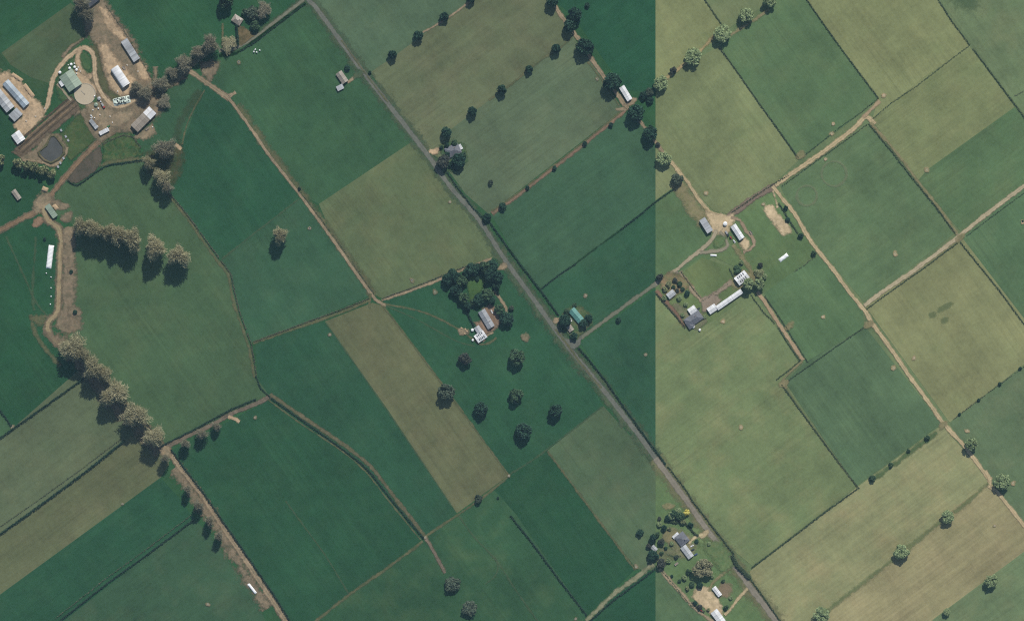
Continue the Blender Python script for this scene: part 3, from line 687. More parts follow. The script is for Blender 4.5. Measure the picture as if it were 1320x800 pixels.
# yard north of the road
patch('bare_earth', [(100, -10), (128, -10), (148, 18), (176, 58), (184, 80), (196, 98), (202, 118), (214, 128), (206, 142), (196, 156), (178, 168), (150, 172), (128, 184), (112, 172), (98, 150), (92, 130), (110, 104), (126, 84), (122, 60), (112, 40)], M['mud_w'], soft=6, rnd=.8)
patch('bare_earth', [(128, 8), (140, 14), (152, 34), (164, 52), (150, 48), (136, 30)], M['sand_w'], soft=3.5, rnd=.6)
patch('bare_earth', [(126, 60), (136, 56), (152, 78), (170, 96), (178, 118), (168, 122), (152, 124), (140, 108), (134, 84)], M['sand_w'], soft=5, rnd=.7)
patch('bare_earth', [(176, 78), (186, 84), (194, 102), (184, 104), (176, 90)], M['sand_w'], soft=3.5, rnd=.5)
patch('mown_grass', [(118, 60), (124, 58), (130, 76), (134, 96), (142, 116), (158, 128), (146, 130), (132, 118), (124, 96), (120, 78)], earth_mat('worn_lawn', (96, 98, 80), (84, 94, 76), var=.16), soft=3, rnd=.6)
patch('mown_grass', [(92, 76), (112, 70), (116, 96), (120, 110), (126, 128), (122, 138), (98, 142), (78, 128), (72, 112), (80, 92)], M['grassgap'], soft=3, rnd=.5)
strip('lane', [(36, 166), (50, 152), (60, 138), (64, 122), (70, 98), (82, 80), (98, 66), (110, 62), (120, 70), (122, 88), (124, 106), (132, 122), (146, 136), (160, 136), (174, 128)], 5.5, earth_mat('loop_drive', (182, 164, 138), (160, 144, 122), var=.16, ruts=.4))
strip('lane', [(104, 64), (100, 78), (106, 94), (118, 100)], 6, M['sand_w'], soft=.45)
patch('bare_earth', [(96, 90), (112, 96), (124, 112), (128, 124), (112, 112), (98, 108)], M['sand_w'], soft=3, rnd=.5)
blob('mown_grass', (111, 79), 11, 6.5, heading(.35, .93), M['grassgap'], soft=2)
strip('lane', [(108, 50), (92, 60), (80, 74)], 3.5, M['mud_w'], soft=.5)
patch('bare_earth', [(-10, 96), (10, 92), (22, 100), (36, 114), (46, 128), (56, 136), (58, 150), (46, 162), (36, 172), (26, 176), (18, 160), (30, 150), (10, 130), (-10, 140)], M['sand_w'], soft=3.5, rnd=.7)
patch('bare_earth', [(112, 132), (130, 138), (150, 144), (172, 138), (180, 146), (160, 160), (136, 172), (124, 158), (112, 146)], M['gravel_w'], soft=5, rnd=.7)
patch('bare_earth', [(180, 172), (196, 160), (200, 172), (186, 180), (172, 178)], M['gravel_w'], soft=3, rnd=.5)
strip('lane', [(200, 86), (201, 104), (198, 122)], 5, M['mud_w'], soft=.5)
# feed pad of long concrete lanes down to the pond
patch('feed_pad', [(92, 124), (100, 132), (104, 140), (60, 178), (28, 204), (16, 196), (44, 168), (70, 146)], earth_mat('feed_pad_floor', (116, 106, 94), (96, 90, 82), var=.2), soft=1.5, rnd=.4)
for k, (w_, c_) in enumerate(((1.8, (86, 82, 76)), (1.6, (128, 114, 98)), (1.8, (80, 78, 72)), (1.6, (132, 118, 100)), (1.5, (90, 86, 78)))):
    d = (k - 2) * 3.6
    strip('feed_lane', [(96 + d * .62, 130 + d * .75), (60 + d * .62, 160 + d * .75), (24 + d * .62, 192 + d * .75)], w_, earth_mat('feed_lane', c_, var=.2), soft=.3, smooth=False)
patch('mown_grass', [(104, 144), (110, 160), (118, 172), (122, 180), (104, 196), (92, 206), (84, 198), (82, 184), (74, 176)], earth_mat('calf_paddock', (70, 94, 70), (84, 98, 74), var=.18), soft=2, rnd=.4)
patch('bare_earth', [(46, 192), (60, 172), (76, 172), (86, 188), (84, 202), (70, 216), (52, 210), (28, 208), (26, 202)], M['mud_w'], soft=2.5, rnd=.4)
strip('lane', [(30, 206), (50, 208), (68, 213), (82, 204), (87, 190)], 3, M['gravel_w'], soft=.4)
patch('silt_pit', [(87, 232), (96, 220), (106, 208), (118, 197), (129, 189), (132, 200), (131, 209), (124, 219), (112, 228), (101, 236), (92, 236)], earth_mat('silt', (84, 86, 80), (96, 92, 86), var=.14), soft=1.2, rnd=.3)
patch('mown_grass', [(134, 184), (150, 172), (168, 172), (180, 190), (182, 200), (150, 210), (132, 210)], earth_mat('rough_grass', (60, 94, 70), (92, 104, 78), var=.25), soft=2, rnd=.4)
strip('lane', [(128, 214), (150, 208), (172, 206), (188, 208), (200, 224)], 5, M['worn_w'], soft=.5)
patch('bare_earth', [(186, 196), (232, 186), (238, 210), (222, 240), (206, 240), (192, 220)], earth_mat('tree_litter', (92, 92, 76), (76, 92, 72), var=.2, keep=.7), soft=6, rnd=.6)
strip('lane', [(264, 116), (250, 140), (240, 164), (235, 186)], 1.8, M['worn_w'], soft=.5)
strip('lane', [(258, 116), (244, 138), (232, 160), (228, 180)], 8, earth_mat('trampled', (76, 94, 76), var=.18, keep=.5), soft=.6)
strip('lane', [(226, 186), (234, 192)], 3, M['sand_w'], soft=.5)
patch('bare_earth', [(258, 82), (280, 78), (284, 84), (272, 104), (262, 98)], M['mud_w'], soft=3, rnd=.5)
strip('lane', [(287, 30), (287, 56)], 2, M['worn_w'], soft=.5)
strip('lane', [(198, 126), (212, 112), (226, 104), (240, 92)], 8, M['mud_w'], soft=.5)
patch('bare_earth', [(306, 32), (314, 34), (328, 46), (312, 58), (306, 58)], earth_mat('leaf_litter', (118, 108, 88), (96, 96, 78), var=.2), soft=1.5, rnd=.3)
strip('lane', [(283, 72), (305, 68), (318, 60), (345, 40), (375, 18), (394, 4)], 3.2, earth_mat('road_edge_drain', (38, 62, 54), var=.2), soft=.4)
# gardens on the western side
patch('lawn', [(606, 356), (620, 354), (626, 362), (620, 374), (611, 386), (606, 392), (604, 382), (602, 368)], earth_mat('house_lawn', (78, 104, 72), (70, 100, 72), var=.16), soft=3, rnd=.5)
patch('yard', [(622, 398), (632, 391), (642, 402), (646, 412), (640, 424), (628, 430), (616, 424), (612, 416), (620, 414)], earth_mat('brick_yard', (140, 120, 106), (122, 110, 98), var=.2), soft=2, rnd=.4)
strip('lane', [(636, 374), (643, 382), (650, 392), (653, 402), (648, 412)], 3, M['gravel_w'], soft=.4)
strip('lane', [(636, 428), (628, 432), (622, 440)], 2.4, M['gravel_w'], soft=.4)
patch('yard', [(730, 398), (748, 394), (762, 406), (764, 418), (748, 430), (740, 440), (728, 424), (724, 410)], earth_mat('house_garden', (76, 104, 78), (104, 110, 88), var=.2), soft=3, rnd=.5)
patch('yard', [(566, 186), (584, 180), (600, 188), (602, 206), (590, 222), (574, 218)], earth_mat('house_garden_2', (72, 102, 78), (92, 108, 84), var=.2), soft=3, rnd=.5)
blob('bare_earth', (559, 195), 5, 4, 0, M['sand_w'])
blob('bare_earth', (598, 427), 7, 5, 0, M['gravel_w'])

# eastern farm lanes
strip('lane', [(998, 240), (1030, 217), (1065, 193), (1100, 166), (1116, 151), (1128, 160)], 5.5, M['gravel_e'])
strip('lane', [(1112, 152), (1124, 140), (1134, 130)], 4, earth_mat('pink_track', (158, 142, 118), var=.16), soft=.4)
strip('lane', [(1122, 158), (1140, 180)], 3.5, M['worn_e'], soft=.4)
strip('lane', [(938, 279), (954, 268), (976, 252), (1000, 240)], 8, earth_mat('dark_gravel', (130, 118, 108), (116, 108, 100), var=.14, ruts=.3), soft=.25)
strip('lane', [(996, 240), (1010, 258), (1026, 278), (1042, 306), (1060, 330), (1078, 353), (1096, 378), (1116, 402), (1124, 416), (1146, 446), (1170, 481), (1194, 514), (1217, 546), (1240, 571), (1258, 594), (1268, 608), (1276, 618)], 5, M['gravel_e'])
strip('lane', [(1276, 614), (1275, 626), (1284, 632), (1302, 654), (1330, 690), (1370, 745)], 4.6, M['gravel_e'])
strip('lane', [(1270, 606), (1276, 618), (1274, 628)], 4, M['gravel_e'], soft=.4)
strip('lane', [(1114, 394), (1140, 374), (1180, 347), (1233, 307), (1270, 277), (1320, 240), (1390, 190)], 5.2, earth_mat('race_e', (172, 162, 138), (158, 150, 126), var=.14, ruts=.4))
strip('lane', [(1124, 160), (1155, 196), (1182, 232), (1210, 268), (1234, 302)], 3.2, M['worn_e'], soft=.4)
strip('lane', [(976, 376), (985, 388), (1002, 414), (1018, 438), (1035, 464)], 4.6, earth_mat('cow_race', (164, 146, 122), var=.16, ruts=.3))
strip('lane', [(1035, 464), (1022, 476), (1008, 492), (1014, 500)], 3, M['worn_e'], soft=.4)
strip('lane', [(1014, 500), (1040, 538), (1078, 592), (1104, 626)], 2, M['faint_e'], soft=.5)
strip('lane', [(930, 36), (900, 68), (868, 94), (845, 112)], 3.2, earth_mat('tan_track', (158, 146, 112), var=.16), soft=.5)
strip('lane', [(992, 12), (960, 34), (940, 46)], 2.8, M['worn_e'], soft=.5)
strip('lane', [(862, 205), (886, 234), (900, 256), (914, 272), (930, 278)], 4.5, M['gravel_e'], soft=.35)
patch('bare_earth', [(866, 238), (882, 234), (898, 262), (916, 276), (904, 292), (888, 276)], M['worn_e'], soft=4, rnd=.6)
patch('yard', [(908, 272), (926, 276), (938, 276), (946, 274), (948, 284), (940, 292), (938, 304), (930, 302), (920, 300), (916, 290)], M['sand_e'], soft=2.5, rnd=.5)
strip('lane', [(924, 296), (918, 308), (906, 320), (888, 334), (874, 346), (856, 358)], 4.6, earth_mat('farm_drive', (158, 150, 130), var=.14, ruts=.3))
strip('lane', [(928, 298), (934, 306), (938, 316), (930, 322), (916, 324), (902, 326)], 4, earth_mat('farm_drive_2', (142, 138, 122), var=.14), soft=.35)
strip('lane', [(942, 280), (954, 284), (962, 298), (970, 306), (972, 316), (966, 322), (958, 325)], 4, earth_mat('farm_drive_3', (148, 134, 116), var=.14), soft=.35)
strip('lane', [(944, 316), (956, 330), (966, 346), (972, 358), (968, 366)], 5, M['worn_e'], soft=.4)
blob('yard', (960, 314), 8, 6, NWSE, M['sand_e'])
patch('bare_earth', [(985, 266), (996, 264), (1004, 276), (1016, 290), (1020, 300), (1010, 302), (1000, 292), (990, 280)], M['sand_e'], soft=2.5, rnd=.8)
strip('lane', [(996, 246), (1000, 258), (1002, 268)], 3, M['sand_e'], soft=.5)
blob('mown_grass', (928, 311), 9, 6, NESW, M['grassgap_e'])
strip('lane', [(876, 350), (886, 364), (896, 378), (905, 388)], 5, earth_mat('track_pink', (152, 140, 120), var=.14), soft=.4)
strip('lane', [(905, 387), (925, 376), (944, 362)], 5, earth_mat('cow_yard', (142, 132, 118), var=.14), soft=.35)
patch('yard', [(904, 388), (918, 378), (930, 386), (918, 400), (906, 402)], earth_mat('cow_yard_2', (140, 130, 118), var=.14), soft=1.5, rnd=.4)
patch('yard', [(944, 360), (958, 346), (970, 352), (972, 364), (956, 372), (946, 372)], M['worn_e'], soft=2.5, rnd=.5)
patch('yard', [(862, 392), (876, 390), (888, 404), (906, 402), (912, 414), (900, 424), (886, 422), (874, 408)], earth_mat('garden_paving', (122, 122, 104), (108, 118, 92), var=.2), soft=2.5, rnd=.5)
patch('yard', [(862, 350), (874, 352), (890, 366), (880, 376), (866, 386), (856, 376), (850, 362)], earth_mat('shrub_garden', (112, 118, 90), (136, 120, 100), var=.25), soft=3, rnd=.6)
strip('lane', [(846, 374), (860, 390), (872, 404), (882, 420)], 4, earth_mat('garden_fence_line', (128, 108, 96), var=.15), soft=.4)
for c, r in (((1040, 252), 13), ((1075, 224), 16)):   # faint rings left where round feeders stood
    ring = [(c[0] + r * math.cos(t), c[1] + r * math.sin(t)) for t in (2 * math.pi * i / 24 for i in range(25))]
    strip('worn_ring', ring, 2.6, earth_mat('ring_wear', (136, 142, 116), var=.1, keep=.35), soft=.5)
# bottom house block
blob('yard', (878, 702), 20, 13, NWSE, earth_mat('garden_ground', (156, 148, 122), (128, 132, 104), var=.2, keep=.7)); blob('yard', (858, 714), 10, 14, NWSE, earth_mat('garden_ground_2', (126, 128, 104), (106, 118, 90), var=.2, keep=.7))
patch('bare_earth', [(892, 768), (900, 756), (914, 756), (926, 772), (932, 788), (926, 800), (908, 784)], M['sand_e'], soft=2.5, rnd=.7)
strip('lane', [(941, 732), (928, 742), (918, 752), (914, 762)], 3.4, M['worn_e'], soft=.4)
strip('lane', [(964, 758), (952, 770), (942, 784), (934, 792)], 3.4, M['gravel_e'], soft=.4)
strip('lane', [(850, 732), (866, 750), (882, 768), (894, 782), (910, 794), (930, 806)], 4, earth_mat('drove', (156, 144, 122), var=.14), soft=.4)
blob('bare_earth', (934, 760), 8, 10, NWSE, earth_mat('pink_soil', (146, 130, 112), var=.16, keep=.7))
blob('bare_earth', (908, 688), 7, 4, NESW, M['gravel_e']); blob('bare_earth', (864, 690), 10, 8, 0, M['worn_e']); blob('bare_earth', (862, 652), 8, 4, 0, M['worn_e'])
strip('lane', [(906, 688), (896, 692), (888, 700)], 3.4, earth_mat('path_pale', (190, 178, 144), var=.12), soft=.4)
blob('lawn', (926, 714), 22, 14, NWSE, M['grassgap_e'])
for pts_ in ([(1060, 792), (1090, 768), (1120, 745), (1150, 721)], [(1170, 706), (1190, 690), (1212, 672)], [(1230, 660), (1252, 642), (1274, 622)]):
    strip('grass_strip', pts_, 4.5, earth_mat('lush_strip', (110, 126, 92), var=.14, keep=.55), soft=.5)
strip('grass_strip', [(1120, 620), (1150, 600), (1180, 577), (1208, 557)], 5, earth_mat('lush_strip_2', (88, 112, 82), var=.14, keep=.7), soft=.5)
strip('grass_strip', [(740, 341), (770, 318), (803, 294)], 1.8, earth_mat('faint_dark_line', (46, 74, 62), var=.14, keep=.7), soft=.5)  # faint dark line joining the two hedge stubs
# ------------------------------------------------------------------ building materials
M['white_iron'] = sheet_mat('white_iron', (0.64, 0.64, 0.63), 0.12)
M['pale_iron'] = sheet_mat('pale_iron', (0.40, 0.41, 0.41), 0.2)
M['grey_iron'] = sheet_mat('grey_iron', (0.28, 0.29, 0.30), 0.25)
M['blue_iron'] = sheet_mat('blue_iron', (0.30, 0.35, 0.38), 0.3, var=.3, sheet=2.4)
M['dark_iron'] = sheet_mat('dark_iron', (0.075, 0.08, 0.09), 0.1)
M['charcoal'] = sheet_mat('charcoal_iron', (0.13, 0.135, 0.15), 0.1)
M['green_iron'] = sheet_mat('green_iron', (0.25, 0.31, 0.23), 0.12)
M['teal_iron'] = sheet_mat('teal_iron', (0.10, 0.25, 0.215), 0.12)
M['brown_iron'] = sheet_mat('brown_iron', (0.26, 0.225, 0.18), 0.4)
M['tan_tile'] = sheet_mat('tan_tile', (0.27, 0.235, 0.19), 0.2)
M['weathered'] = sheet_mat('weathered_iron', (0.36, 0.37, 0.37), 0.5, var=.35, sheet=1.8, rust_c=(0.16, 0.15, 0.14))
M['wall_pale'] = plain_mat('weatherboard', (0.55, 0.53, 0.48), 0.8)
M['wall_green'] = plain_mat('green_cladding', (0.16, 0.22, 0.17), 0.7)
M['wall_grey'] = plain_mat('grey_cladding', (0.30, 0.30, 0.29), 0.7)
M['wall_brown'] = plain_mat('timber_cladding', (0.20, 0.14, 0.10), 0.85)
M['glass'] = plain_mat('window_glass', (0.03, 0.04, 0.05), 0.12, 0.02)
M['timber'] = plain_mat('timber', (0.24, 0.19, 0.14), 0.9)
M['concrete'] = plain_mat('concrete', (0.42, 0.40, 0.36), 0.9)
M['plastic_white'] = plain_mat('white_plastic', (0.78, 0.78, 0.76), 0.35, .06)
M['plastic_green'] = plain_mat('pale_green_plastic', (0.60, 0.68, 0.58), 0.4, .1)
M['tyre'] = plain_mat('rubber', (0.02, 0.02, 0.02), 0.8)
M['steel'] = plain_mat('galvanised_steel', (0.45, 0.46, 0.47), 0.4, .1, .6)
M['paint_red'] = plain_mat('red_paint', (0.35, 0.05, 0.04), 0.4); M['paint_white'] = plain_mat('white_paint', (0.75, 0.75, 0.74), 0.35, .04)
M['paint_dark'] = plain_mat('dark_paint', (0.03, 0.035, 0.045), 0.3); M['paint_green'] = plain_mat('green_paint', (0.04, 0.16, 0.05), 0.4)
M['scrub'] = leaf_mat('scrub', (0.12, 0.12, 0.07), (0.36, 0.33, 0.20), .3)
M['pallet_wood'] = plain_mat('pallet_wood', (0.46, 0.40, 0.31), .9)
M['paint_blue'] = plain_mat('blue_paint', (0.06, 0.10, 0.22), 0.35)

def building(name, label, cat, p, d, L, Wd, h, rise, roof='gable', rm='grey_iron', wm='wall_grey', over=0.5, group=None, windows=2, skylights=0, door=3.0, roof2=None, chimney=False):
    """long axis along d; roof = gable | hip | mono | barrel. roof2 = (fraction from the +x end, material) for a re-roofed bay"""
    o = thing(name, label, cat, p, heading(*d), group)
    hx, hy = L / 2, Wd / 2
    bm = bmesh.new()
    top = h + (rise if roof in ('gable', 'barrel') else 0)
    n = 10 if roof == 'barrel' else 2
    def prof(y, sh):          # roof height at y for half width sh
        t = max(-1, min(1, y / sh))
        if roof == 'gable': return h + rise * (1 - abs(t))
        if roof == 'barrel': return h + rise * math.sqrt(max(0, 1 - t * t))
        if roof == 'mono': return h + rise * (t + 1) / 2
        return h
    ys = [-hy + Wd * i / n for i in range(n + 1)]
    ends = []
    for x in (-hx, hx):
        lo = [bm.verts.new((x, -hy, -.2)), bm.verts.new((x, hy, -.2))]
        hi = [bm.verts.new((x, y, prof(y, hy) - 0.02)) for y in ys[::-1]]
        bm.faces.new(lo + hi); ends.append((lo, hi))
    for s in (0, 1):
        j = 0 if s == 1 else -1
        bm.faces.new((ends[0][0][s], ends[1][0][s], ends[1][1][j], ends[0][1][j]))
    from_bm('wall', bm, M[wm], o)
    ex, ey, th = hx + over, hy + over, 0.14
    def roof_span(x0, x1, mat, dz=0.0):
        bm = bmesh.new()
        if roof == 'hip':
            k = min(ey, ex * .95)
            v = [bm.verts.new(c) for c in ((-ex, -ey, h), (ex, -ey, h), (ex, ey, h), (-ex, ey, h), (-ex + k, 0, h + rise), (ex - k, 0, h + rise))]
            for f in ((0, 1, 5, 4), (1, 2, 5), (2, 3, 4, 5), (3, 0, 4), (3, 2, 1, 0)): bm.faces.new([v[i] for i in f])
        else:
            ys2 = [-ey + 2 * ey * i / n for i in range(n + 1)]
            rows = []
            for x in (x0, x1):
                a = [bm.verts.new((x, y, prof(y, ey) + 0.03 + dz)) for y in ys2]
                b = [bm.verts.new((x, y, prof(y, ey) + 0.03 + dz + th)) for y in ys2]
                rows.append((a, b))
            (a0, b0), (a1, b1) = rows
            for i in range(n):
                bm.faces.new((a0[i], a0[i + 1], a1[i + 1], a1[i])); bm.faces.new((b0[i], b1[i], b1[i + 1], b0[i + 1]))
                bm.faces.new((a0[i], b0[i], b0[i + 1], a0[i + 1])); bm.faces.new((a1[i], a1[i + 1], b1[i + 1], b1[i]))
            for i in (0, n): bm.faces.new((a0[i], a1[i], b1[i], b0[i]))
        return from_bm('roof', bm, mat, o)
    if roof2:
        xs = ex - 2 * ex * roof2[0]
        r = roof_span(-ex, xs, M[rm]); r2 = roof_span(xs - 0.3, ex, M[roof2[1]], 0.06)
    else: r = roof_span(-ex, ex, M[rm])
    if roof in ('gable',):
        bm = bmesh.new(); zt = h + rise + 0.2
        bbox(bm, -ex, ex, -0.22, 0.22, zt - .06, zt + .06); from_bm('ridge_cap', bm, M[rm], r)
    for sx in range(skylights):
        x = -hx * .7 + 2 * hx * .7 * (sx + .5) / skylights
        for sgn in (-1, 1):
            bm = bmesh.new(); y0, y1 = sgn * ey * .25, sgn * ey * .75
            q = [(x - .6, y0), (x + .6, y0), (x + .6, y1), (x - .6, y1)]
            bm.faces.new([bm.verts.new((a, b, prof(b, ey) + .25)) for a, b in q])
            from_bm('skylight', bm, M['glass'], r)
    if door:
        bm = bmesh.new(); dh = min(h * .85, 3.2 if door > 2 else 2.1)
        bbox(bm, hx + .01, hx + .08, -door / 2, door / 2, 0, dh); from_bm('door', bm, M['wall_brown' if wm != 'wall_brown' else 'wall_grey'], o)
    for k in range(windows):
        bm = bmesh.new(); x = -hx + L * (k + 1) / (windows + 1)
        bbox(bm, x - .8, x + .8, -hy - .06, -hy - .01, h * .4, h * .4 + 1.1)
        wn = from_bm('window', bm, M['plastic_white'], o)
        bm = bmesh.new(); bbox(bm, x - .7, x + .7, -hy - .09, -hy - .062, h * .4 + .1, h * .4 + 1.0); from_bm('pane', bm, M['glass'], wn)
    if chimney:
        bm = bmesh.new(); bbox(bm, hx * .3, hx * .3 + .9, hy * .3, hy * .3 + .9, h, h + rise + .9); from_bm('chimney', bm, M['wall_brown'], r)
    return o

def tank(p, r, h, label, mat='plastic_white', group=None):
    o = thing('water_tank', label, 'tank', p, 0, group)
    bm = bmesh.new(); cyl(bm, 0, 0, 0, h, r, r, 18); from_bm('tank_wall', bm, M[mat], o)
    bm = bmesh.new(); cyl(bm, 0, 0, h, h + r * .35, r * 1.03, r * .18, 18); f = from_bm('tank_lid', bm, M[mat], o)
    bm = bmesh.new(); cyl(bm, r * .45, 0, h + r * .1, h + r * .32, .3, .3, 10); from_bm('hatch', bm, M['tyre'], f)
    return o
TR = {}
def trough(p, label, r=1.5, patch_r=3.6, east=False, group=None):
    blob('bare_earth', p, patch_r, patch_r * .85, random.uniform(0, 3), M['bare_trough_e' if east else 'bare_trough_w'], soft=patch_r * .4)
    o = thing('water_trough', label, 'trough', p, random.uniform(0, 3), group)
    if not TR:
        bm = bmesh.new(); n = 16
        pr = [(1.0, 0), (1.0, 1.15), (.84, 1.15), (.8, .55)]
        rows = [[bm.verts.new((a * math.cos(t), a * math.sin(t), z)) for t in (2 * math.pi * i / n for i in range(n))] for a, z in pr]
        for a, b in zip(rows, rows[1:]):
            for i in range(n): bm.faces.new((a[i], a[(i + 1) % n], b[(i + 1) % n], b[i]))
        bm.faces.new(rows[-1]); me = bpy.data.meshes.new('basin'); bm.to_mesh(me); bm.free(); me.materials.append(M['concrete_pale']); TR['b'] = me
        bm = bmesh.new(); cyl(bm, 0, 0, .9, .95, .86, .86, 16); me = bpy.data.meshes.new('water'); bm.to_mesh(me); bm.free(); me.materials.append(M['glass']); TR['w'] = me
    for nm, k in (('basin', 'b'), ('water', 'w')):
        q = bpy.data.objects.new(nm, TR[k]); COL.objects.link(q); q.parent = o; q.scale = (r, r, 1)
    return o
M['bare_trough_w'] = earth_mat('trampled_w', (138, 128, 110), (104, 110, 90), var=.2)
M['bare_trough_e'] = earth_mat('trampled_e', (172, 154, 126), (140, 138, 108), var=.18)
M['concrete_pale'] = plain_mat('concrete_pale', (0.58, 0.55, 0.49), 0.9)

WH = {}
def wheel_mesh():
    if not WH:
        bm = bmesh.new()
        n = 14
        for x0, x1, r in ((-.5, .5, 1.0),):
            a = [bm.verts.new((r * math.cos(t), x0, r * math.sin(t))) for t in (2 * math.pi * i / n for i in range(n))]
            b = [bm.verts.new((r * math.cos(t), x1, r * math.sin(t))) for t in (2 * math.pi * i / n for i in range(n))]
            for i in range(n): bm.faces.new((a[i], a[(i + 1) % n], b[(i + 1) % n], b[i]))
            bm.faces.new(a[::-1]); bm.faces.new(b)
        me = bpy.data.meshes.new('wheel'); bm.to_mesh(me); bm.free(); me.materials.append(M['tyre']); WH['w'] = me
    return WH['w']
def vehicle(kind, p, d, label, col='paint_white', z=0.35):
    """kind: car | truck | tractor | trailer; long axis along d, nose at +x"""
    o = thing({'car': 'parked_car', 'truck': 'farm_truck', 'tractor': 'tractor', 'trailer': 'farm_trailer'}[kind], label, kind, p, heading(*d), z=z)
    def part(nm, boxes, m, par=None):
        bm = bmesh.new()
        for b in boxes: bbox(bm, *b)
        bmesh.ops.bevel(bm, geom=bm.edges[:], offset=.08, segments=1, affect='EDGES')
        return from_bm(nm, bm, M[m], par or o)
    if kind == 'car':
        part('body', [(-2.2, 2.2, -.9, .9, .35, .95)], col)
        bm = bmesh.new(); v = [bm.verts.new(c) for c in ((-1.7, -.8, .95), (1.0, -.8, .95), (1.0, .8, .95), (-1.7, .8, .95), (-1.2, -.66, 1.5), (.3, -.66, 1.5), (.3, .66, 1.5), (-1.2, .66, 1.5))]
        for f in ((0, 1, 5, 4), (1, 2, 6, 5), (2, 3, 7, 6), (3, 0, 4, 7), (4, 5, 6, 7)): bm.faces.new([v[i] for i in f])
        c = from_bm('cabin', bm, M['glass'], o); part('cabin_roof', [(-1.2, .3, -.66, .66, 1.5, 1.56)], col, c)
        ws = [(x, y, .34, .34, .2) for x in (-1.35, 1.35) for y in (-.8, .8)]
    elif kind == 'truck':
        part('cab', [(1.6, 3.6, -1.15, 1.15, .7, 2.7)], col); part('deck', [(-3.6, 1.4, -1.2, 1.2, .95, 1.2)], 'timber'); part('crate', [(-3.4, 1.2, -1.1, 1.1, 1.2, 2.4)], 'wall_grey')
        part('windscreen', [(3.58, 3.66, -1.0, 1.0, 1.6, 2.4)], 'glass')
        ws = [(x, y, .5, .5, .3) for x in (-2.4, 2.5) for y in (-1.0, 1.0)]
    elif kind == 'tractor':
        part('bonnet', [(0.2, 2.2, -.45, .45, .8, 1.6)], col); part('cab', [(-1.3, .2, -.8, .8, 1.0, 2.6)], 'glass'); part('cab_roof', [(-1.4, .3, -.9, .9, 2.6, 2.75)], col)
        ws = [(-.9, -.95, .85, .85, .45), (-.9, .95, .85, .85, .45), (1.6, -.75, .5, .5, .35), (1.6, .75, .5, .5, .35)]
    else:
        part('deck', [(-2.6, 2.2, -1.15, 1.15, .8, 1.0)], 'timber'); part('side_rail', [(-2.6, 2.2, -1.2, -1.1, 1.0, 1.6), (-2.6, 2.2, 1.1, 1.2, 1.0, 1.6), (-2.7, -2.6, -1.2, 1.2, 1.0, 1.6)], col); part('drawbar', [(2.2, 3.6, -.1, .1, .7, .85)], 'steel')
        ws = [(-.6, -1.25, .45, .45, .25), (-.6, 1.25, .45, .45, .25), (.4, -1.25, .45, .45, .25), (.4, 1.25, .45, .45, .25)]
    for x, y, zc, r, w in ws:
        q = bpy.data.objects.new('wheel', wheel_mesh()); COL.objects.link(q); q.parent = o; q.location = (x, y, zc); q.scale = (r, w, r)
    return o

def heap(name, label, cat, p, d, L, Wd, h, mat, tyres=0, lump=0.18, edge=0.35):
    """covered silage stack, wrapped bale row: a rounded lumpy loaf"""
    o = thing(name, label, cat, p, heading(*d))
    bm = bmesh.new(); nx, ny = max(6, int(L / 1.2)), max(5, int(Wd / .9)); g = []
    for i in range(nx + 1):
        row = []
        for j in range(ny + 1):
            u, v = -1 + 2 * i / nx, -1 + 2 * j / ny
            e = (1 - abs(u) ** 6) * (1 - abs(v) ** 4)
            z = h * max(0, e) ** .5 * (1 + lump * math.sin(i * 1.3 + j) * random.uniform(.3, 1)) if 0 < i < nx and 0 < j < ny else 0
            row.append(bm.verts.new((u * L / 2 * (1 + random.uniform(-.02, .02)), v * Wd / 2 * (1 + random.uniform(-.06, .06)), z + .25)))
        g.append(row)
    for i in range(nx):
        for j in range(ny): bm.faces.new((g[i][j], g[i + 1][j], g[i + 1][j + 1], g[i][j + 1]))
    c = from_bm('cover', bm, M[mat], o, smooth=True)
    if tyres:
        bm = bmesh.new(); n = 10; m_ = 5
        vv = [[bm.verts.new(((.42 + .2 * math.cos(b)) * math.cos(a), (.42 + .2 * math.cos(b)) * math.sin(a), .2 * math.sin(b))) for b in (2 * math.pi * k / m_ for k in range(m_))] for a in (2 * math.pi * i / n for i in range(n))]
        for i in range(n):
            for k in range(m_): bm.faces.new((vv[i][k], vv[(i + 1) % n][k], vv[(i + 1) % n][(k + 1) % m_], vv[i][(k + 1) % m_]))
        me = bpy.data.meshes.new('tyre'); bm.to_mesh(me); bm.free(); me.materials.append(M['tyre'])
        for k in range(tyres):
            u, v = random.uniform(-.85, .85), random.uniform(-.8, .8)
            q = bpy.data.objects.new('tyre', me); COL.objects.link(q); q.parent = o; q.scale = (1.3, 1.3, 1.3)
            q.location = (u * L / 2, v * Wd / 2, h * ((1 - abs(u) ** 6) * (1 - abs(v) ** 4)) ** .5 + .45); q.rotation_euler = (random.uniform(-.1, .1), 0, 0)
    return o
BAL = {}
def bale(p, label, group, r=.9):
    if not BAL:
        bm = bmesh.new(); n = 14; pr = [(.0, -.62), (.85, -.62), (1.0, -.48), (1.0, .48), (.85, .62), (0, .62)]
        rows = [[bm.verts.new((x, a * math.cos(t), a * math.sin(t))) for t in (2 * math.pi * i / n for i in range(n))] for a, x in pr[1:-1]]
        for a, b in zip(rows, rows[1:]):
            for i in range(n): bm.faces.new((a[i], a[(i + 1) % n], b[(i + 1) % n], b[i]))
        bm.faces.new(rows[0][::-1]); bm.faces.new(rows[-1]); me = bpy.data.meshes.new('wrapped_bale'); bm.to_mesh(me); bm.free(); me.materials.append(M['plastic_white']); BAL['m'] = me
    q = bpy.data.objects.new('wrapped_bale', BAL['m']); COL.objects.link(q); q.location = W(p, r + .3); q.scale = (r, r, r); q.rotation_euler = (random.uniform(0, .3), 0, random.uniform(0, 6.3))
    return tag(q, label, 'bale', group)

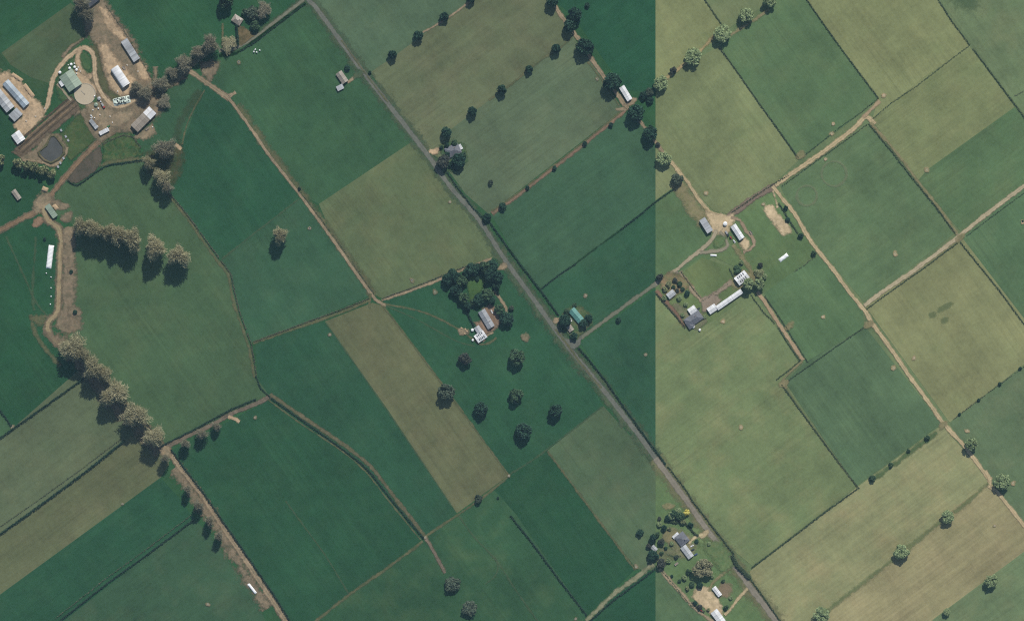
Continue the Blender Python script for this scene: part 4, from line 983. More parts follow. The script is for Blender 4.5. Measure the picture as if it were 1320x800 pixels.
# ------------------------------------------------------------------ farm hub, north-west
D1 = (0.6, 0.8); D2 = (0.8, -0.6)
building('barn', 'white iron barn with rounded roof on a tan gravel pad', 'barn', (155.5, 99), (63, 93), 27, 10.5, 4.6, 2.2, 'barrel', 'white_iron', 'wall_grey', windows=3, door=5)
building('hay_shed', 'long weathered grey shed along the fence behind the white barn', 'shed', (168.5, 65), (65, 102), 30, 8.5, 4.0, 1.2, 'mono', 'weathered', 'wall_brown', windows=0, door=3)
building('milking_shed', 'wide green roofed milking shed joined to the round concrete yard', 'shed', (91.5, 104), (53, 78), 22.5, 19, 4.2, 2.6, 'gable', 'green_iron', 'wall_green', windows=3, door=4)
building('implement_shed', 'long brown roofed shed with a white re-roofed bay beside the farm road', 'shed', (185.5, 154), (97, -98), 33, 12, 4.8, 1.6, 'gable', 'brown_iron', 'wall_brown', windows=2, roof2=(.32, 'white_iron'), door=5)
building('pump_shed', 'small square white shed at the end of the feed lanes', 'shed', (24, 177), (36, 50), 13, 11.5, 3.4, 1.6, 'gable', 'white_iron', 'wall_pale', windows=1, door=2.4)
building('cow_shed', 'long blue grey shed with patchy roof sheets on sandy yard', 'shed', (21, 121), (107, 120), 40, 9, 3.6, 1.8, 'gable', 'blue_iron', 'wall_grey', windows=4)
building('cow_shed', 'pale grey shed beside the long patchy blue grey shed', 'shed', (4, 129), (75, 92), 31, 12, 3.8, 1.8, 'gable', 'weathered', 'wall_grey', windows=3)
building('lean_to', 'short grey shed standing off the end of the pale grey shed', 'shed', (20.5, 148), (40, -38), 13.5, 10.5, 3.2, 1.4, 'mono', 'weathered', 'wall_grey', windows=1, door=2.5)
building('store_shed', 'narrow white store beside the yard junction with the farm road', 'shed', (134.5, 169.5), (50, -26), 12.5, 4, 2.8, .8, 'mono', 'white_iron', 'wall_pale', windows=1, door=1.6)
building('workshop', 'narrow grey machinery lean-to along the edge of the yard', 'shed', (121, 160), (40, 52), 13, 4, 3, .8, 'mono', 'weathered', 'wall_brown', windows=1, door=2)
building('dark_barn', 'black roofed barn with white gable edge at the head of the yard', 'barn', (118, -1), (56, -44), 18, 14, 4.2, 2.0, 'gable', 'dark_iron', 'wall_pale', windows=2)
building('bull_shed', 'small green grey shed at the farm crossroads', 'shed', (66.5, 272), (40, 56), 18, 6.5, 3.4, 1.0, 'mono', 'green_iron', 'wall_green', windows=1, door=2.4)
building('hay_hut', 'small tan roofed hut in the paddock corner by the farm crossroads', 'shed', (21.5, 251), (36, 50), 13, 5.5, 2.8, .9, 'gable', 'tan_tile', 'wall_brown', windows=1, door=1.6)
# round milking yard
o = thing('milking_yard', 'round beige concrete yard beside the green roofed milking shed', 'cattle yard', (109.5, 121))
bm = bmesh.new(); cyl(bm, 0, 0, .02, .75, 14, 14, 48); from_bm('yard_floor', bm, plain_mat('yard_concrete', alb((180, 170, 150)), .9, .1, scale=.3), o)
bm = bmesh.new()
for k in range(30):
    t, t2 = 2 * math.pi * k / 30, 2 * math.pi * (k + 1) / 30
    a, b = (13.7 * math.cos(t), 13.7 * math.sin(t)), (13.7 * math.cos(t2), 13.7 * math.sin(t2))
    tube(bm, (*a, .6), (*a, 2.1), .07, .07, 5)
    for z in (1.2, 1.6, 2.0): tube(bm, (*a, z), (*b, z), .05, .05, 4)
from_bm('rail', bm, M['steel'], o)
bm = bmesh.new(); tube(bm, (0, 0, .7), (0, 0, 1.9), .3, .3, 8); tube(bm, (0, 0, 1.8), (-5, 4.5, 1.8), .15, .15, 5); from_bm('backing_gate', bm, M['steel'], o)
strip('feed_lane', [(74, 108), (84, 120), (92, 130)], 2.4, earth_mat('race_concrete', (150, 142, 124), var=.14), soft=.2)
# effluent pond: water inside an earth rim
pond = [(51.6, 196), (61, 189), (64, 181), (66, 177.5), (70, 177), (73, 180), (80, 190), (80.5, 198), (74, 204), (66, 208.5), (58, 205), (53, 200)]
wm_, wn_ = new_mat('pond_water'); Bw = NB(wn_); pb = Bw.node('ShaderNodeBsdfPrincipled')
tcw = Bw.node('ShaderNodeTexCoord').outputs['Object']
Bw.link(Bw.mix(Bw.noise(tcw, .12, 4), (0.055, 0.058, 0.055), (0.10, 0.10, 0.09)), pb.inputs['Base Color']); pb.inputs['Roughness'].default_value = .35; pb.inputs['Specular IOR Level'].default_value = .08
bw = Bw.node('ShaderNodeBump'); bw.inputs['Strength'].default_value = .2; Bw.link(Bw.noise(tcw, 1.5, 3), bw.inputs['Height']); Bw.link(bw.outputs[0], pb.inputs['Normal'])
Bw.link(pb.outputs[0], Bw.node('ShaderNodeOutputMaterial').inputs[0])
patch('pond_water', pond, wm_, soft=0, rnd=.25)
bm = bmesh.new(); pr = []
for i, q in enumerate(pond):
    q = Vector(q); c = Vector((67, 193)); n_ = (q - c).normalized()
    pr.append([bm.verts.new(W(q + n_ * a, z)) for a, z in ((-.3, .3), (1.0, 1.9), (2.2, 1.9), (4.5, .3))])
for i in range(len(pr)):
    a, b = pr[i], pr[(i + 1) % len(pr)]
    for k in range(3): bm.faces.new((a[k], a[k + 1], b[k + 1], b[k]))
from_bm('earth_bank', bm, earth_mat('bank_earth', (112, 106, 92), (84, 92, 76), var=.2, soft=False)); bpy.data.objects['earth_bank']['kind'] = 'structure'
heap('silage_stack', 'pale green plastic covered silage stack dotted with tyres by the yard', 'silage stack', (157, 130), (95, -22), 23, 10, 1.8, 'plastic_green', 46)
heap('silage_stack', 'long white plastic covered silage stack beside the tan farm race', 'silage stack', (64.5, 331), (-.12, 1), 30, 7, 2.0, 'plastic_white', 0)
heap('silage_stack', 'short narrow white covered stack beside the bottom end of the race', 'silage stack', (325, 758), (.62, .78), 16, 3.6, 1.5, 'plastic_white', 0)
for i, q in enumerate(((92, 83), (96.5, 86.5), (90, 88), (99, 90))): tank(q, 1.6, 2.4, 'round white tank in the cluster behind the green roofed shed', group='tanks behind the milking shed')
tank((77.5, 93.5), 1.8, 3, 'lone white tank at the upper corner of the green roofed shed')
tank((128, 127), 2.1, 3, 'grey tank beside the round milking yard', 'pale_iron'); tank((124, 135), 2.4, 2.6, 'green tank between the round yard and the junction', 'green_iron')
building('vat_room', 'small white vat room against the green roofed milking shed', 'shed', (79.5, 108), (.55, .83), 7, 4, 3.2, .4, 'mono', 'white_iron', 'wall_pale', windows=1, door=1.2, over=.2)
vehicle('truck', (133, 136), (.5, .8), 'dark truck parked near the round milking yard', 'paint_red'); vehicle('tractor', (140, 163), (.8, -.5), 'green tractor standing beside the narrow white store', 'paint_green')
vehicle('car', (118, 150), (.5, .86), 'white car parked beside the machinery lean-to', 'paint_white'); vehicle('trailer', (190, 166), (.8, -.6), 'timber trailer parked behind the long brown shed', 'steel')
vehicle('trailer', (160, 88), (.6, .8), 'small trailer parked at the top end of the white barn', 'paint_white'); vehicle('car', (150, 128), (.9, -.4), 'blue car parked near the tyre covered stack', 'paint_blue')
heap('gravel_pile', 'tan heap of gravel beside the farm crossroads', 'gravel pile', (58, 244), (1, .4), 8, 6, 2.2, None or 'gravel_heap', 0) if M.setdefault('gravel_heap', plain_mat('gravel_heap', alb((176, 156, 130)), .95, .15)) else None
heap('gravel_pile', 'sandy heap against the small green grey shed', 'gravel pile', (71.5, 267), (.6, .8), 8, 6, 1.8, 'gravel_heap', 0)
heap('earth_bund', 'sandy earth bund beside the upper half of the blue grey shed', 'earth bank', (22, 100), (.75, .5), 16, 5, 1.4, 'gravel_heap', 0, lump=.6); heap('earth_bund', 'sandy earth bund beside the lower half of the blue grey shed', 'earth bank', (37, 117), (.6, .8), 20, 5.5, 1.5, 'gravel_heap', 0, lump=.6)
for q in ((79, 168), (85, 176), (82, 204), (78, 210), (75, 215), (88, 181)): building('calf_hutch', 'tiny pale calf hutch beside the effluent pond', 'calf hutch', q, (.5, .85), 3, 2.2, 1.5, .5, 'mono', 'pale_iron', 'wall_grey', over=.1, windows=0, door=1, group='calf hutches by the pond')
for q in ((60, 352), (66, 357), (66, 371), (66, 382), (65, 392)): bale(q, 'white wrapped bale lying along the tan farm race', 'bales along the race')

for q, l in (((104, 92), 'pale pallet stack beside the green roofed shed'), ((117, 152), 'pale pallet stack at the end of the machinery lean-to'), ((129, 148), 'pallet stack in the middle of the gravel yard'), ((142, 150), 'pallet stack on the gravel near the farm road'), ((164, 84), 'pallet stack above the white barn'), ((174, 108), 'pallet stack beside the lower end of the white barn'),
             ((178, 92), 'pallet stack on the sandy strip below the weathered shed'), ((46, 150), 'pallet stack on the sandy yard by the feed lanes'), ((34, 156), 'pallet stack beside the short grey shed'), ((192, 150), 'pallet stack behind the long brown shed'), ((208, 104), 'pallet stack under the bare yard belt')):
    o = thing('pallet_stack', l, 'pallets', q, random.uniform(0, 3), z=.3)
    for k in range(4):
        bm = bmesh.new(); bbox(bm, -1.0, 1.0, -.8, .8, k * .3, k * .3 + .22); p_ = from_bm('pallet', bm, M['pallet_wood'], o); p_.location = (random.uniform(-.1, .1), random.uniform(-.1, .1), 0)
for q in ((96, 82), (101, 87), (99, 95), (88, 84), (122, 124), (130, 131), (127, 140), (120, 142), (122, 152), (126, 163), (145, 158), (152, 118), (197, 164), (58, 140)):
    bale(q, 'small white wrapped bale scattered on the farm yard', 'bales scattered on the farm yard', random.uniform(.7, 1.1))
# ------------------------------------------------------------------ houses on the western side
building('farmhouse', 'tan roofed house in the clump of trees by the short sealed lane', 'house', (306, 26), (.75, .5), 12, 9, 3, 2.2, 'hip', 'tan_tile', 'wall_pale', windows=3, door=1.1, chimney=True)
building('cottage', 'small tan roofed cottage beside the sealed road with a lone shrub', 'house', (441, 100), (45, 65), 15, 8, 2.8, 1.8, 'gable', 'tan_tile', 'wall_pale', windows=2, door=1.1)
building('garden_shed', 'little grey shed beside the small tan roofed cottage', 'shed', (438.5, 113), (40, -20), 8, 5.5, 2.4, .6, 'mono', 'pale_iron', 'wall_brown', windows=1, door=1.1)
building('farmhouse', 'dark grey hip roofed house between large round evergreens by the road', 'house', (584, 194), (.85, -.4), 18, 13, 3, 2.6, 'hip', 'charcoal', 'wall_pale', windows=4, door=1.1, chimney=True)
building('garden_shed', 'small white shed at the corner of the dark hip roofed house', 'shed', (593.5, 189.5), (.5, .85), 6, 3.2, 2.2, .5, 'mono', 'white_iron', 'wall_pale', windows=0, door=1)
building('farmhouse', 'long grey roofed house inside the horseshoe of dark trees', 'house', (627, 411), (67, 113), 24.5, 9, 3, 2.0, 'gable', 'grey_iron', 'wall_pale', windows=4, door=1.1, chimney=True)
building('glasshouse', 'white gridded glasshouse below the long grey roofed house', 'glasshouse', (619.5, 433.5), (62, -42), 13, 10, 2.6, 1.2, 'gable', 'white_iron', 'wall_pale', windows=2, skylights=4, door=1.1)
building('garage', 'pale grey garage between the long grey house and the glasshouse', 'garage', (616.5, 424.5), (.55, .83), 8, 6.5, 2.6, 1, 'gable', 'pale_iron', 'wall_pale', windows=1, door=2.4)
tank((609, 425), 1.8, 2.4, 'white tank beside the pale grey garage'); tank((609.5, 438), 1.4, 2.0, 'small white tank at the corner of the glasshouse')
vehicle('car', (634, 401.5), (.5, .86), 'white car on the brick yard of the long grey house', 'paint_white')
for q in ((595, 423), (600, 424.5), (599, 430), (602, 427)): heap('firewood_pile', 'small tan woodpile on the bare ground by the white tank', 'woodpile', q, (random.random(), random.random()), 3, 2.2, 1.2, 'gravel_heap')
for o_ in [x for x in bpy.data.objects if x.name.startswith('firewood_pile')]: o_['group'] = 'woodpiles by the garage'
building('farmhouse', 'teal roofed house at the junction of the road and side lane', 'house', (743.5, 407), (75, 88), 21, 8.5, 3, 1.8, 'gable', 'teal_iron', 'wall_pale', windows=3, door=1.1)
building('garden_shed', 'small brown shed in front of the teal roofed house', 'shed', (735, 423), (.55, .8), 7, 6, 2.4, 1, 'gable', 'tan_tile', 'wall_brown', windows=1, door=1.1)
vehicle('car', (736, 412), (.4, .9), 'white car parked beside the teal roofed house', 'paint_white')
building('hay_shed', 'white roofed shed beside the tree lined lane junction', 'shed', (806.5, 120.5), (40, 65), 19.5, 6.5, 3.4, 1, 'gable', 'white_iron', 'wall_grey', windows=1, door=3)
for i, q in enumerate(((329, 64), (331, 67.5), (335, 65), (327.5, 67))): bale(q, 'white wrapped bale in the small heap in the dark green paddock', 'heaped bales by the short lane', 1.1)

# ------------------------------------------------------------------ eastern farm
building('barn', 'long white roofed shed beside the looped gravel drive', 'barn', (950.5, 299), (60, 90), 20, 6.8, 3.6, 1.4, 'gable', 'white_iron', 'wall_grey', windows=2, door=3)
building('implement_shed', 'grey roofed shed on the edge of the sandy yard', 'shed', (910, 290.5), (50, 80), 19, 7.5, 4.4, 1.2, 'mono', 'pale_iron', 'wall_green', windows=1)
building('milking_shed', 'white roofed shed with dark skylights beside two spreading trees', 'shed', (956, 358), (70, -55), 16, 11, 4, 1.8, 'gable', 'white_iron', 'wall_grey', windows=2, skylights=4, door=3)
building('feed_barn', 'very long narrow white roofed barn', 'barn', (940, 386), (165, -115), 38, 5.5, 3.2, .8, 'gable', 'white_iron', 'wall_pale', windows=4, door=3)
building('garage', 'white roofed garage at the end of the very long narrow barn', 'garage', (918, 398), (60, -40), 11, 8, 2.8, 1.2, 'gable', 'white_iron', 'wall_pale', windows=1, door=2.6)
o = building('farmhouse', 'large dark grey house with stepped hip roofs', 'house', (894, 411), (.82, -.57), 22, 12, 3, 2.4, 'hip', 'charcoal', 'wall_pale', windows=5, door=1.1, chimney=True)
building('house_wing', 'dark grey roofed wing projecting below the large dark house', 'house', (889, 418), (.57, .82), 10, 7, 2.9, 1.6, 'hip', 'charcoal', 'wall_pale', windows=2, door=1.1)
building('garage', 'white roofed garage above the large dark grey house', 'garage', (892.5, 399.5), (.8, -.55), 9.5, 8, 2.8, 1.2, 'gable', 'white_iron', 'wall_pale', windows=1, door=2.6)
building('cottage', 'small pale hut among the garden shrubs near the farm drive', 'shed', (865, 379), (.75, -.6), 10, 7, 2.8, 1.2, 'gable', 'pale_iron', 'wall_pale', windows=2, door=1.1)
tank((893.5, 420.5), 2.0, 2.4, 'white tank against the large dark grey house'); tank((902, 425), 1.5, 2.2, 'small white tank standing clear of the large dark house'); tank((934.7, 288.3), 2.6, 3.2, 'big white tank at the head of the sandy yard')
vehicle('truck', (937, 300.5), (.55, .8), 'dark stock truck beside the long white shed', 'paint_dark'); vehicle('tractor', (942, 306), (.5, .9), 'red tractor below the dark stock truck', 'paint_red'); vehicle('car', (946.5, 311), (.6, .8), 'white car parked at the lower end of the long white shed', 'paint_white')
vehicle('trailer', (968, 300), (.6, .8), 'trailer parked on the looped gravel drive', 'steel'); vehicle('car', (900, 398), (.8, -.5), 'dark car parked between the two white garages', 'paint_dark')
heap('silage_stack', 'short white covered stack on the grass inside the drive loop', 'silage stack', (919.7, 329), (1, .05), 8, 2.6, 1.2, 'plastic_white'); heap('silage_stack', 'white covered stack on the grass near the eastern race', 'silage stack', (1010, 332), (.8, -.62), 13.5, 5, 1.6, 'plastic_white')
# bottom house block
building('farmhouse', 'grey roofed house beside the sealed road near a yellow tree', 'house', (879, 694), (.62, .78), 14, 13, 3, 2.2, 'hip', 'charcoal', 'wall_pale', windows=3, door=1.1, chimney=True)
building('house_wing', 'white roofed wing below the grey house near the yellow tree', 'house', (885.5, 710.5), (.6, .8), 17, 7.5, 2.8, 1.2, 'gable', 'pale_iron', 'wall_pale', windows=3, door=1.1)
building('verandah', 'narrow white verandah on the upper side of the grey house', 'verandah', (871, 689.5), (.72, -.66), 9, 4, 2.5, .4, 'mono', 'white_iron', 'wall_pale', windows=1, door=1, over=.2)
building('garden_shed', 'narrow white shed between the tan yard and the pink soil', 'shed', (924, 761.5), (.6, .78), 13, 5, 2.8, .8, 'gable', 'white_iron', 'wall_pale', windows=1, door=2)
building('implement_shed', 'white roofed shed at the bottom of the tan yard', 'shed', (925.5, 794), (.6, .8), 18, 9, 3.4, 1.2, 'gable', 'white_iron', 'wall_grey', windows=1)
for q in ((892, 703), (893, 708), (897, 714)): vehicle('car', q, (.8, -.5), {703: 'white car parked nearest the pale path of the grey house', 708: 'dark car parked beside the white roofed wing', 714: 'blue car parked at the foot of the white roofed wing'}[q[1]], {703: 'paint_white', 708: 'paint_dark', 714: 'paint_blue'}[q[1]])
building('garden_shed', 'little pale shed beside the purple leaved tree', 'shed', (843, 706), (.7, .7), 7, 5, 2.4, .8, 'gable', 'weathered', 'wall_brown', windows=0, door=1)
vehicle('trailer', (872, 726), (.6, -.5), 'white trailer on the lawn below the grey house', 'paint_white'); vehicle('tractor', (904, 786), (.7, .7), 'red tractor beside the drove on the tan yard', 'paint_red')

# ------------------------------------------------------------------ troughs
TW = [((308, 80), 'trough beside the trees of the short sealed lane'), ((399, 294), 'trough near the lone bare tree in the dark paddock'), ((531, 361), 'trough near the bottom fence of the olive paddock'),
      ((561, 376), 'trough beside the horseshoe of trees'), ((580, 260), 'trough by the roadside in the olive paddock'), ((656, 613), 'trough at the top corner of the brown strip paddock'),
      ((548, 692), 'trough at the crossing of the ditch and fence tracks'), ((755, 381), 'trough above the teal roofed house'), ((832, 457), 'trough in the green paddock below the side lane'),
      ((770, 102), 'trough beside the tree lined lane'), ((158, 649), 'trough on the edge of the brown strip west of the race'), ((268, 778), 'trough in the paddock beside the narrow white stack'),
      ((16, 550), 'trough at the meeting of two western hedges'), ((329, 538), 'trough below the bend of the ditch'), ((425, 531 - 100), 'trough at the top of the brown strip'), ((820, 730), 'trough at the foot of the grey brown paddock'), ((742, 797), 'trough beside the pale drain bank')]
for q, l in TW: trough(q, 'small round concrete ' + l, r=1.1, patch_r=random.uniform(1.8, 3.4))
blob('bare_earth', (677, 434), 5.5, 5, 0, M['bare_trough_w']); 
TE = [((1074, 160), 'trough above the tan lane in the green paddock'), ((1139, 123), 'trough at the corner of the olive paddock'), ((1195, 219), 'trough on the line between olive and green paddocks'), ((1154, 327), 'trough in the middle of the big green paddock'),
      ((1061, 408), 'trough in the small green paddock by the cow race'), ((1178, 461), 'trough in the olive paddock beside the long race'), ((1152, 474), 'trough in the dark green paddock beside the long race'), ((1247, 555), 'trough above the spreading tree on the race'),
      ((1282, 677), 'trough in the brown hay paddock'), ((1306, 622), 'trough beside the tree at the race bend'), ((910, 249), 'trough in the olive paddock above the sandy yard'), ((955, 550), 'trough in the large olive paddock'), ((932, 414), 'trough beside the white garage and long barn'),
      ((1064, 205), 'trough below the tan lane by the worn rings'), ((1072, 172), 'trough against the tan lane fence'), ((1318, 286), 'trough in the far green paddock beyond the race'), ((984, 263), 'trough at the tip of the sandy patch')]
for q, l in TE: trough(q, 'small round concrete ' + l, r=1.1, patch_r=random.uniform(2.0, 3.6), east=True)
for q in ((1032, 200), (1017, 420), (1120, 418), (1216, 547), (1238, 306), (1010, 494)): blob('bare_earth', q, 7, 4, NESW, M['worn_e'])

# ------------------------------------------------------------------ hedges, ditches
H = hedge
H([(110, 486), (60, 522), (16, 553), (-40, 594), (-80, 622)], 'dark hedge running from the bare trees down to the western edge', 2.0, 2.6)
H([(-30, 488), (0, 528), (15, 549)], 'short dark hedge joining the western hedge at a trough', 2.0, 2.4)
H([(160, 568), (110, 608), (60, 645), (0, 688), (-80, 748)], 'tall hedge between the mottled and the brown strip paddocks', 2.4, 3.2)
H([(155, 566), (105, 604), (55, 640), (-5, 682)], 'low dry hedge running beside the tall western hedge', .9, 1.2, 'hedge_dry', den=4)
H([(249, 670), (190, 714), (140, 750), (75, 801), (20, 842)], 'dark hedge of the double line west of the race', 1.8, 2.2)
H([(246, 664), (188, 708), (138, 744), (72, 796)], 'thin dry hedge of the double line west of the race', .9, 1.2, 'hedge_dry', den=4)
H([(221, 579), (240, 606), (262, 634), (285, 668), (305, 696), (330, 732), (352, 764), (378, 806)], 'dark hedge along the east side of the wide race', 2.0, 2.6)
H([(208, 574), (250, 553), (300, 526), (330, 514)], 'dark hedge above the grey lane', 1.8, 2.4)
H([(350, 513), (392, 543), (440, 577), (474, 605), (502, 640), (546, 693)], 'dark scrub filling the long curving ditch', 1.9, 1.6, 'hedge_leaf', den=8, smooth=True)
H([(330, 484), (336, 500), (348, 511)], 'short dark hedge running into the top of the ditch', 1.4, 1.8)
H([(217, 247), (242, 277), (263, 306), (285, 336), (298, 353), (303, 378), (309, 402), (324, 443), (331, 484)], 'ragged low hedge round the big western paddock', 1.3, 1.5, 'hedge_dry', den=5, gaps=.25)
H([(328, 440), (360, 428), (395, 415), (440, 399), (476, 384)], 'low dark hedge above the pale fence lane', 1.2, 1.5, 'hedge_dry', den=6)
H([(494, 384), (530, 371), (570, 355), (605, 341)], 'low dry hedge above the brown paddock bottom track', 1.1, 1.4, 'hedge_dry', den=5)
H([(388, 248), (432, 306), (482, 378)], 'broken thin hedge along the long gravel lane', .8, 1.2, 'hedge_dry', den=4, gaps=.4)
H([(573, 217), (590, 242), (610, 268), (622, 280)], 'roadside hedge below the dark hip roofed house', 1.6, 1.8)
H([(630, 284), (650, 312), (672, 342), (698, 375), (720, 406)], 'long dark roadside hedge above the teal roofed house', 2.0, 2.4)
H([(698, 372), (722, 353), (742, 340)], 'short dark cross hedge meeting the roadside hedge', 1.5, 1.6)
H([(801, 295), (822, 279), (845, 260), (868, 244)], 'dark cross hedge over the colour seam painted in the ground', 1.5, 1.8)
H([(746, 448), (760, 464), (782, 492), (804, 524), (830, 560), (858, 598)], 'dark roadside hedge below the side lane junction', 2.0, 2.2, gaps=.12)
H([(861, 601), (885, 632), (892, 644), (915, 674), (940, 706), (946, 714)], 'dark roadside hedge opposite the grey house with yellow tree', 2.0, 2.2)
H([(944, 716), (950, 728), (958, 736), (966, 744)], 'thick bushy roadside hedge at the cross hedge corner', 5, 4, den=22)
H([(966, 744), (985, 770), (1010, 806), (1030, 834)], 'low roadside hedge below the thick bushy corner', 1.8, 2.0)
H([(969, 731), (1000, 708), (1060, 662), (1107, 628)], 'dark cross hedge above the dry hay paddock', 1.8, 2.0)
H([(1008, 496), (1040, 540), (1080, 594), (1106, 628)], 'dark hedge beside the striped dark green paddock', 1.6, 1.9)
H([(1001, 489), (1018, 476), (1032, 464)], 'short dark hedge at the dog leg of the cow race', 1.4, 1.6)
H([(1016, 490), (1042, 472), (1070, 452), (1116, 420)], 'thin dark hedge above the striped dark green paddock', 1.2, 1.4)
H([(986, 382), (1005, 409), (1022, 436), (1041, 466)], 'dark hedge on the upper side of the cow race', 1.4, 1.6); H([(968, 380), (984, 402), (998, 416)], 'dark hedge on the lower side of the cow race near the trees', 1.4, 1.6)
H([(1003, 422), (1018, 446), (1031, 464)], 'dark hedge on the lower side of the cow race at its end', 1.4, 1.6)
H([(1120, 160), (1150, 196), (1178, 232), (1206, 266), (1231, 300)], 'dark hedge beside the dotted olive paddock and big green paddock', 1.7, 1.9)
H([(1238, 312), (1262, 342), (1288, 374), (1316, 412), (1345, 450)], 'dark hedge between the olive paddock and far green paddock', 1.6, 1.8)
H([(1117, 398), (1150, 374), (1190, 346), (1234, 313)], 'dark hedge on the lower side of the pale race', 1.3, 1.6)
H([(1246, 304), (1280, 278), (1320, 249), (1380, 206)], 'thin hedge on the lower side of the upper pale race', .9, 1.3, den=5)
H([(1040, 0), (1070, 43), (1100, 84), (1132, 126)], 'dark hedge between the dark green and upper olive paddocks', 1.6, 1.8); H([(1040, 0), (1012, -38), (985, -78)], 'far dark hedge beyond the upper olive paddock', 1.6, 1.8)
H([(1132, 127), (1110, 145), (1080, 166), (1035, 202)], 'thin hedge on the upper side of the tan lane', 1.0, 1.3, den=5); H([(1118, 160), (1090, 181), (1060, 202), (1008, 240)], 'thin hedge on the lower side of the tan lane', 1.1, 1.4, den=5)
H([(928, 62), (950, 92), (976, 130), (1004, 168), (1029, 204)], 'dark hedge dropping from the pale tree row to the tan lane', 1.7, 1.9)
H([(905, -6), (918, 14), (931, 33)], 'short dark hedge above the pale tree row', 1.6, 1.8)
H([(1207, -4), (1228, 29), (1250, 58)], 'dark hedge beside the spotted paddock down to the hedge corner', 1.6, 1.8); H([(1254, 63), (1276, 92), (1300, 124), (1324, 156), (1350, 190)], 'dark hedge of the spotted paddock below the hedge corner', 1.6, 1.8)
H([(1248, 60), (1215, 85), (1180, 112), (1150, 132), (1124, 154)], 'thin dark hedge across the olive paddocks to the lane end', 1.1, 1.3, den=5)
H([(1308, 124), (1330, 112), (1360, 96)], 'faint low hedge in the spotted paddock', .8, 1.0, 'hedge_dry', den=4)
H([(1229, 540), (1260, 516), (1290, 494), (1330, 465)], 'broken thin hedge between the bushes of the olive paddock', .8, 1.1, 'hedge_dry', den=4, gaps=.3)
H([(943, 274), (970, 255), (996, 238), (1016, 226)], 'dark hedge on the upper side of the dark gravel lane', 1.4, 1.6)
H([(1004, 262), (1016, 282), (1028, 300)], 'dark broken hedge beside the sandy patch', 2.0, 2.0, gaps=.15)
H([(1024, 350), (1036, 342), (1050, 331)], 'faint low hedge beyond the white stack', .8, 1.0, 'hedge_dry', den=4)
H([(878, 350), (888, 365), (898, 378), (906, 387)], 'clipped dark hedge dividing the house lawn from the track', 1.4, 1.5); H([(906, 388), (920, 378), (938, 366)], 'low clipped hedge along the cow yard', .9, 1.2, den=5)
H([(846, 378), (860, 395), (872, 408), (883, 422)], 'reddish hedge along the lower side of the house garden', 1.6, 1.6, 'hedge_dry'); H([(940, 346), (945, 356), (950, 366)], 'short dark hedge beside the skylight shed', 1.6, 1.8)
H([(658, 664), (690, 704), (720, 745), (756, 792)], 'straight dark hedge beside the plain dark green paddock', 1.8, 2.2)
H([(760, 800), (792, 772), (822, 750), (845, 732)], 'dark hedge below the pale drain bank', 1.8, 2.0)
H([(88, 233), (93, 237), (101, 238), (113, 230), (125, 221), (140, 213), (160, 210), (184, 206)], 'dark hedge curving round the grey silt pit', 1.6, 1.8, smooth=True)
H([(310, 66), (330, 54), (355, 34), (392, 6)], 'low dark hedge beside the short sealed lane', 1.4, 1.2)
H([(600, 396), (605, 408), (611, 421)], 'tapering dark hedge below the horseshoe of trees', 2.2, 2.4)
H([(136, 6), (150, 26), (164, 46), (180, 74), (196, 102)], 'thin dry hedge along the upper boundary of the farm yard', .9, 1.2, 'hedge_dry', den=4, gaps=.2)
H([(133, 186), (144, 180), (160, 174), (172, 177), (182, 190)], 'scrubby hedge round the rough grass by the farm road', 1.6, 1.2, 'hedge_dry', den=5, gaps=.2)
H([(858, 668), (868, 673), (878, 672), (888, 678), (894, 686), (900, 690)], 'dark curved leaf band imitating tree shade above the grey house', 3, 2.6, smooth=True, den=12); tree('spread', (905, 731), 14.5, 13, 'large pale spreading tree on the lawn between house and tan yard')  # curved leaf band imitates the shadow of the green bushes and trees
H([(860, 714), (870, 717), (877, 716)], 'short garden hedge beside the white roofed wing', 1.6, 1.5); H([(852, 734), (868, 752), (884, 772), (894, 783)], 'low dark hedge on the upper side of the drove', 1.4, 1.5); H([(892, 776), (900, 784), (908, 788)], 'scruffy hedge at the corner of the tan yard', 2.2, 2.0, 'hedge_dry')

# ------------------------------------------------------------------ trees
T = tree
# undergrowth tying the shelter belts together
hedge([(84, 440), (104, 458), (124, 480), (150, 512), (176, 542), (206, 572)], 'dry scrub under the bare shelter belt along the race', 7, 2.6, 'scrub', den=9, gaps=.15, wob=.8)
hedge([(200, 124), (214, 112), (228, 100), (244, 86), (260, 72), (276, 62)], 'dry scrub under the bare belt above the farm yard', 6, 2.4, 'scrub', den=8, gaps=.2, wob=.8)
hedge([(102, 298), (126, 300), (150, 306), (176, 313)], 'dry scrub under the row of tall bare poplars', 5, 1.8, 'scrub', den=7, gaps=.2, wob=.8)
# bare poplars of the big western paddock
for n_, (q, r, h) in enumerate((((107, 292), 8, 28), ((123, 296), 9, 33), ((138, 299), 8, 33), ((153, 302), 9, 34), ((171, 308), 10.5, 34), ((202, 319), 11, 36), ((232, 330), 10.5, 33))):
    T('poplar', q, r * 1.1, h, 'tall bare tan poplar across the big paddock, %s from the race' % ORD[n_], 'bare poplars in the big paddock')
for n_, (q, r, h) in enumerate((((96, 448), 12, 26), ((108, 456), 8, 26), ((123, 474), 11, 28), ((138, 482), 7, 26), ((151, 506), 12, 27), ((140, 512), 7, 26), ((176, 534), 12, 27), ((201, 562), 10, 27))):
    T('bare', q, r * 1.15, h * 1.2, 'tall bare tan tree of the shelter belt, %s from the race bend' % ORD[n_], 'bare shelter belt along the race')
for n_, (q, r, h) in enumerate((((214, 590), 5, 22), ((243, 630), 4.5, 20), ((257, 651), 5.5, 21), ((271, 670), 5.5, 21), ((283, 690), 5, 19))):
    T('sapling', q, r, h, 'slim bare poplar beside the wide race, %s below the grey lane junction' % ORD[n_], 'slim poplars beside the wide race')
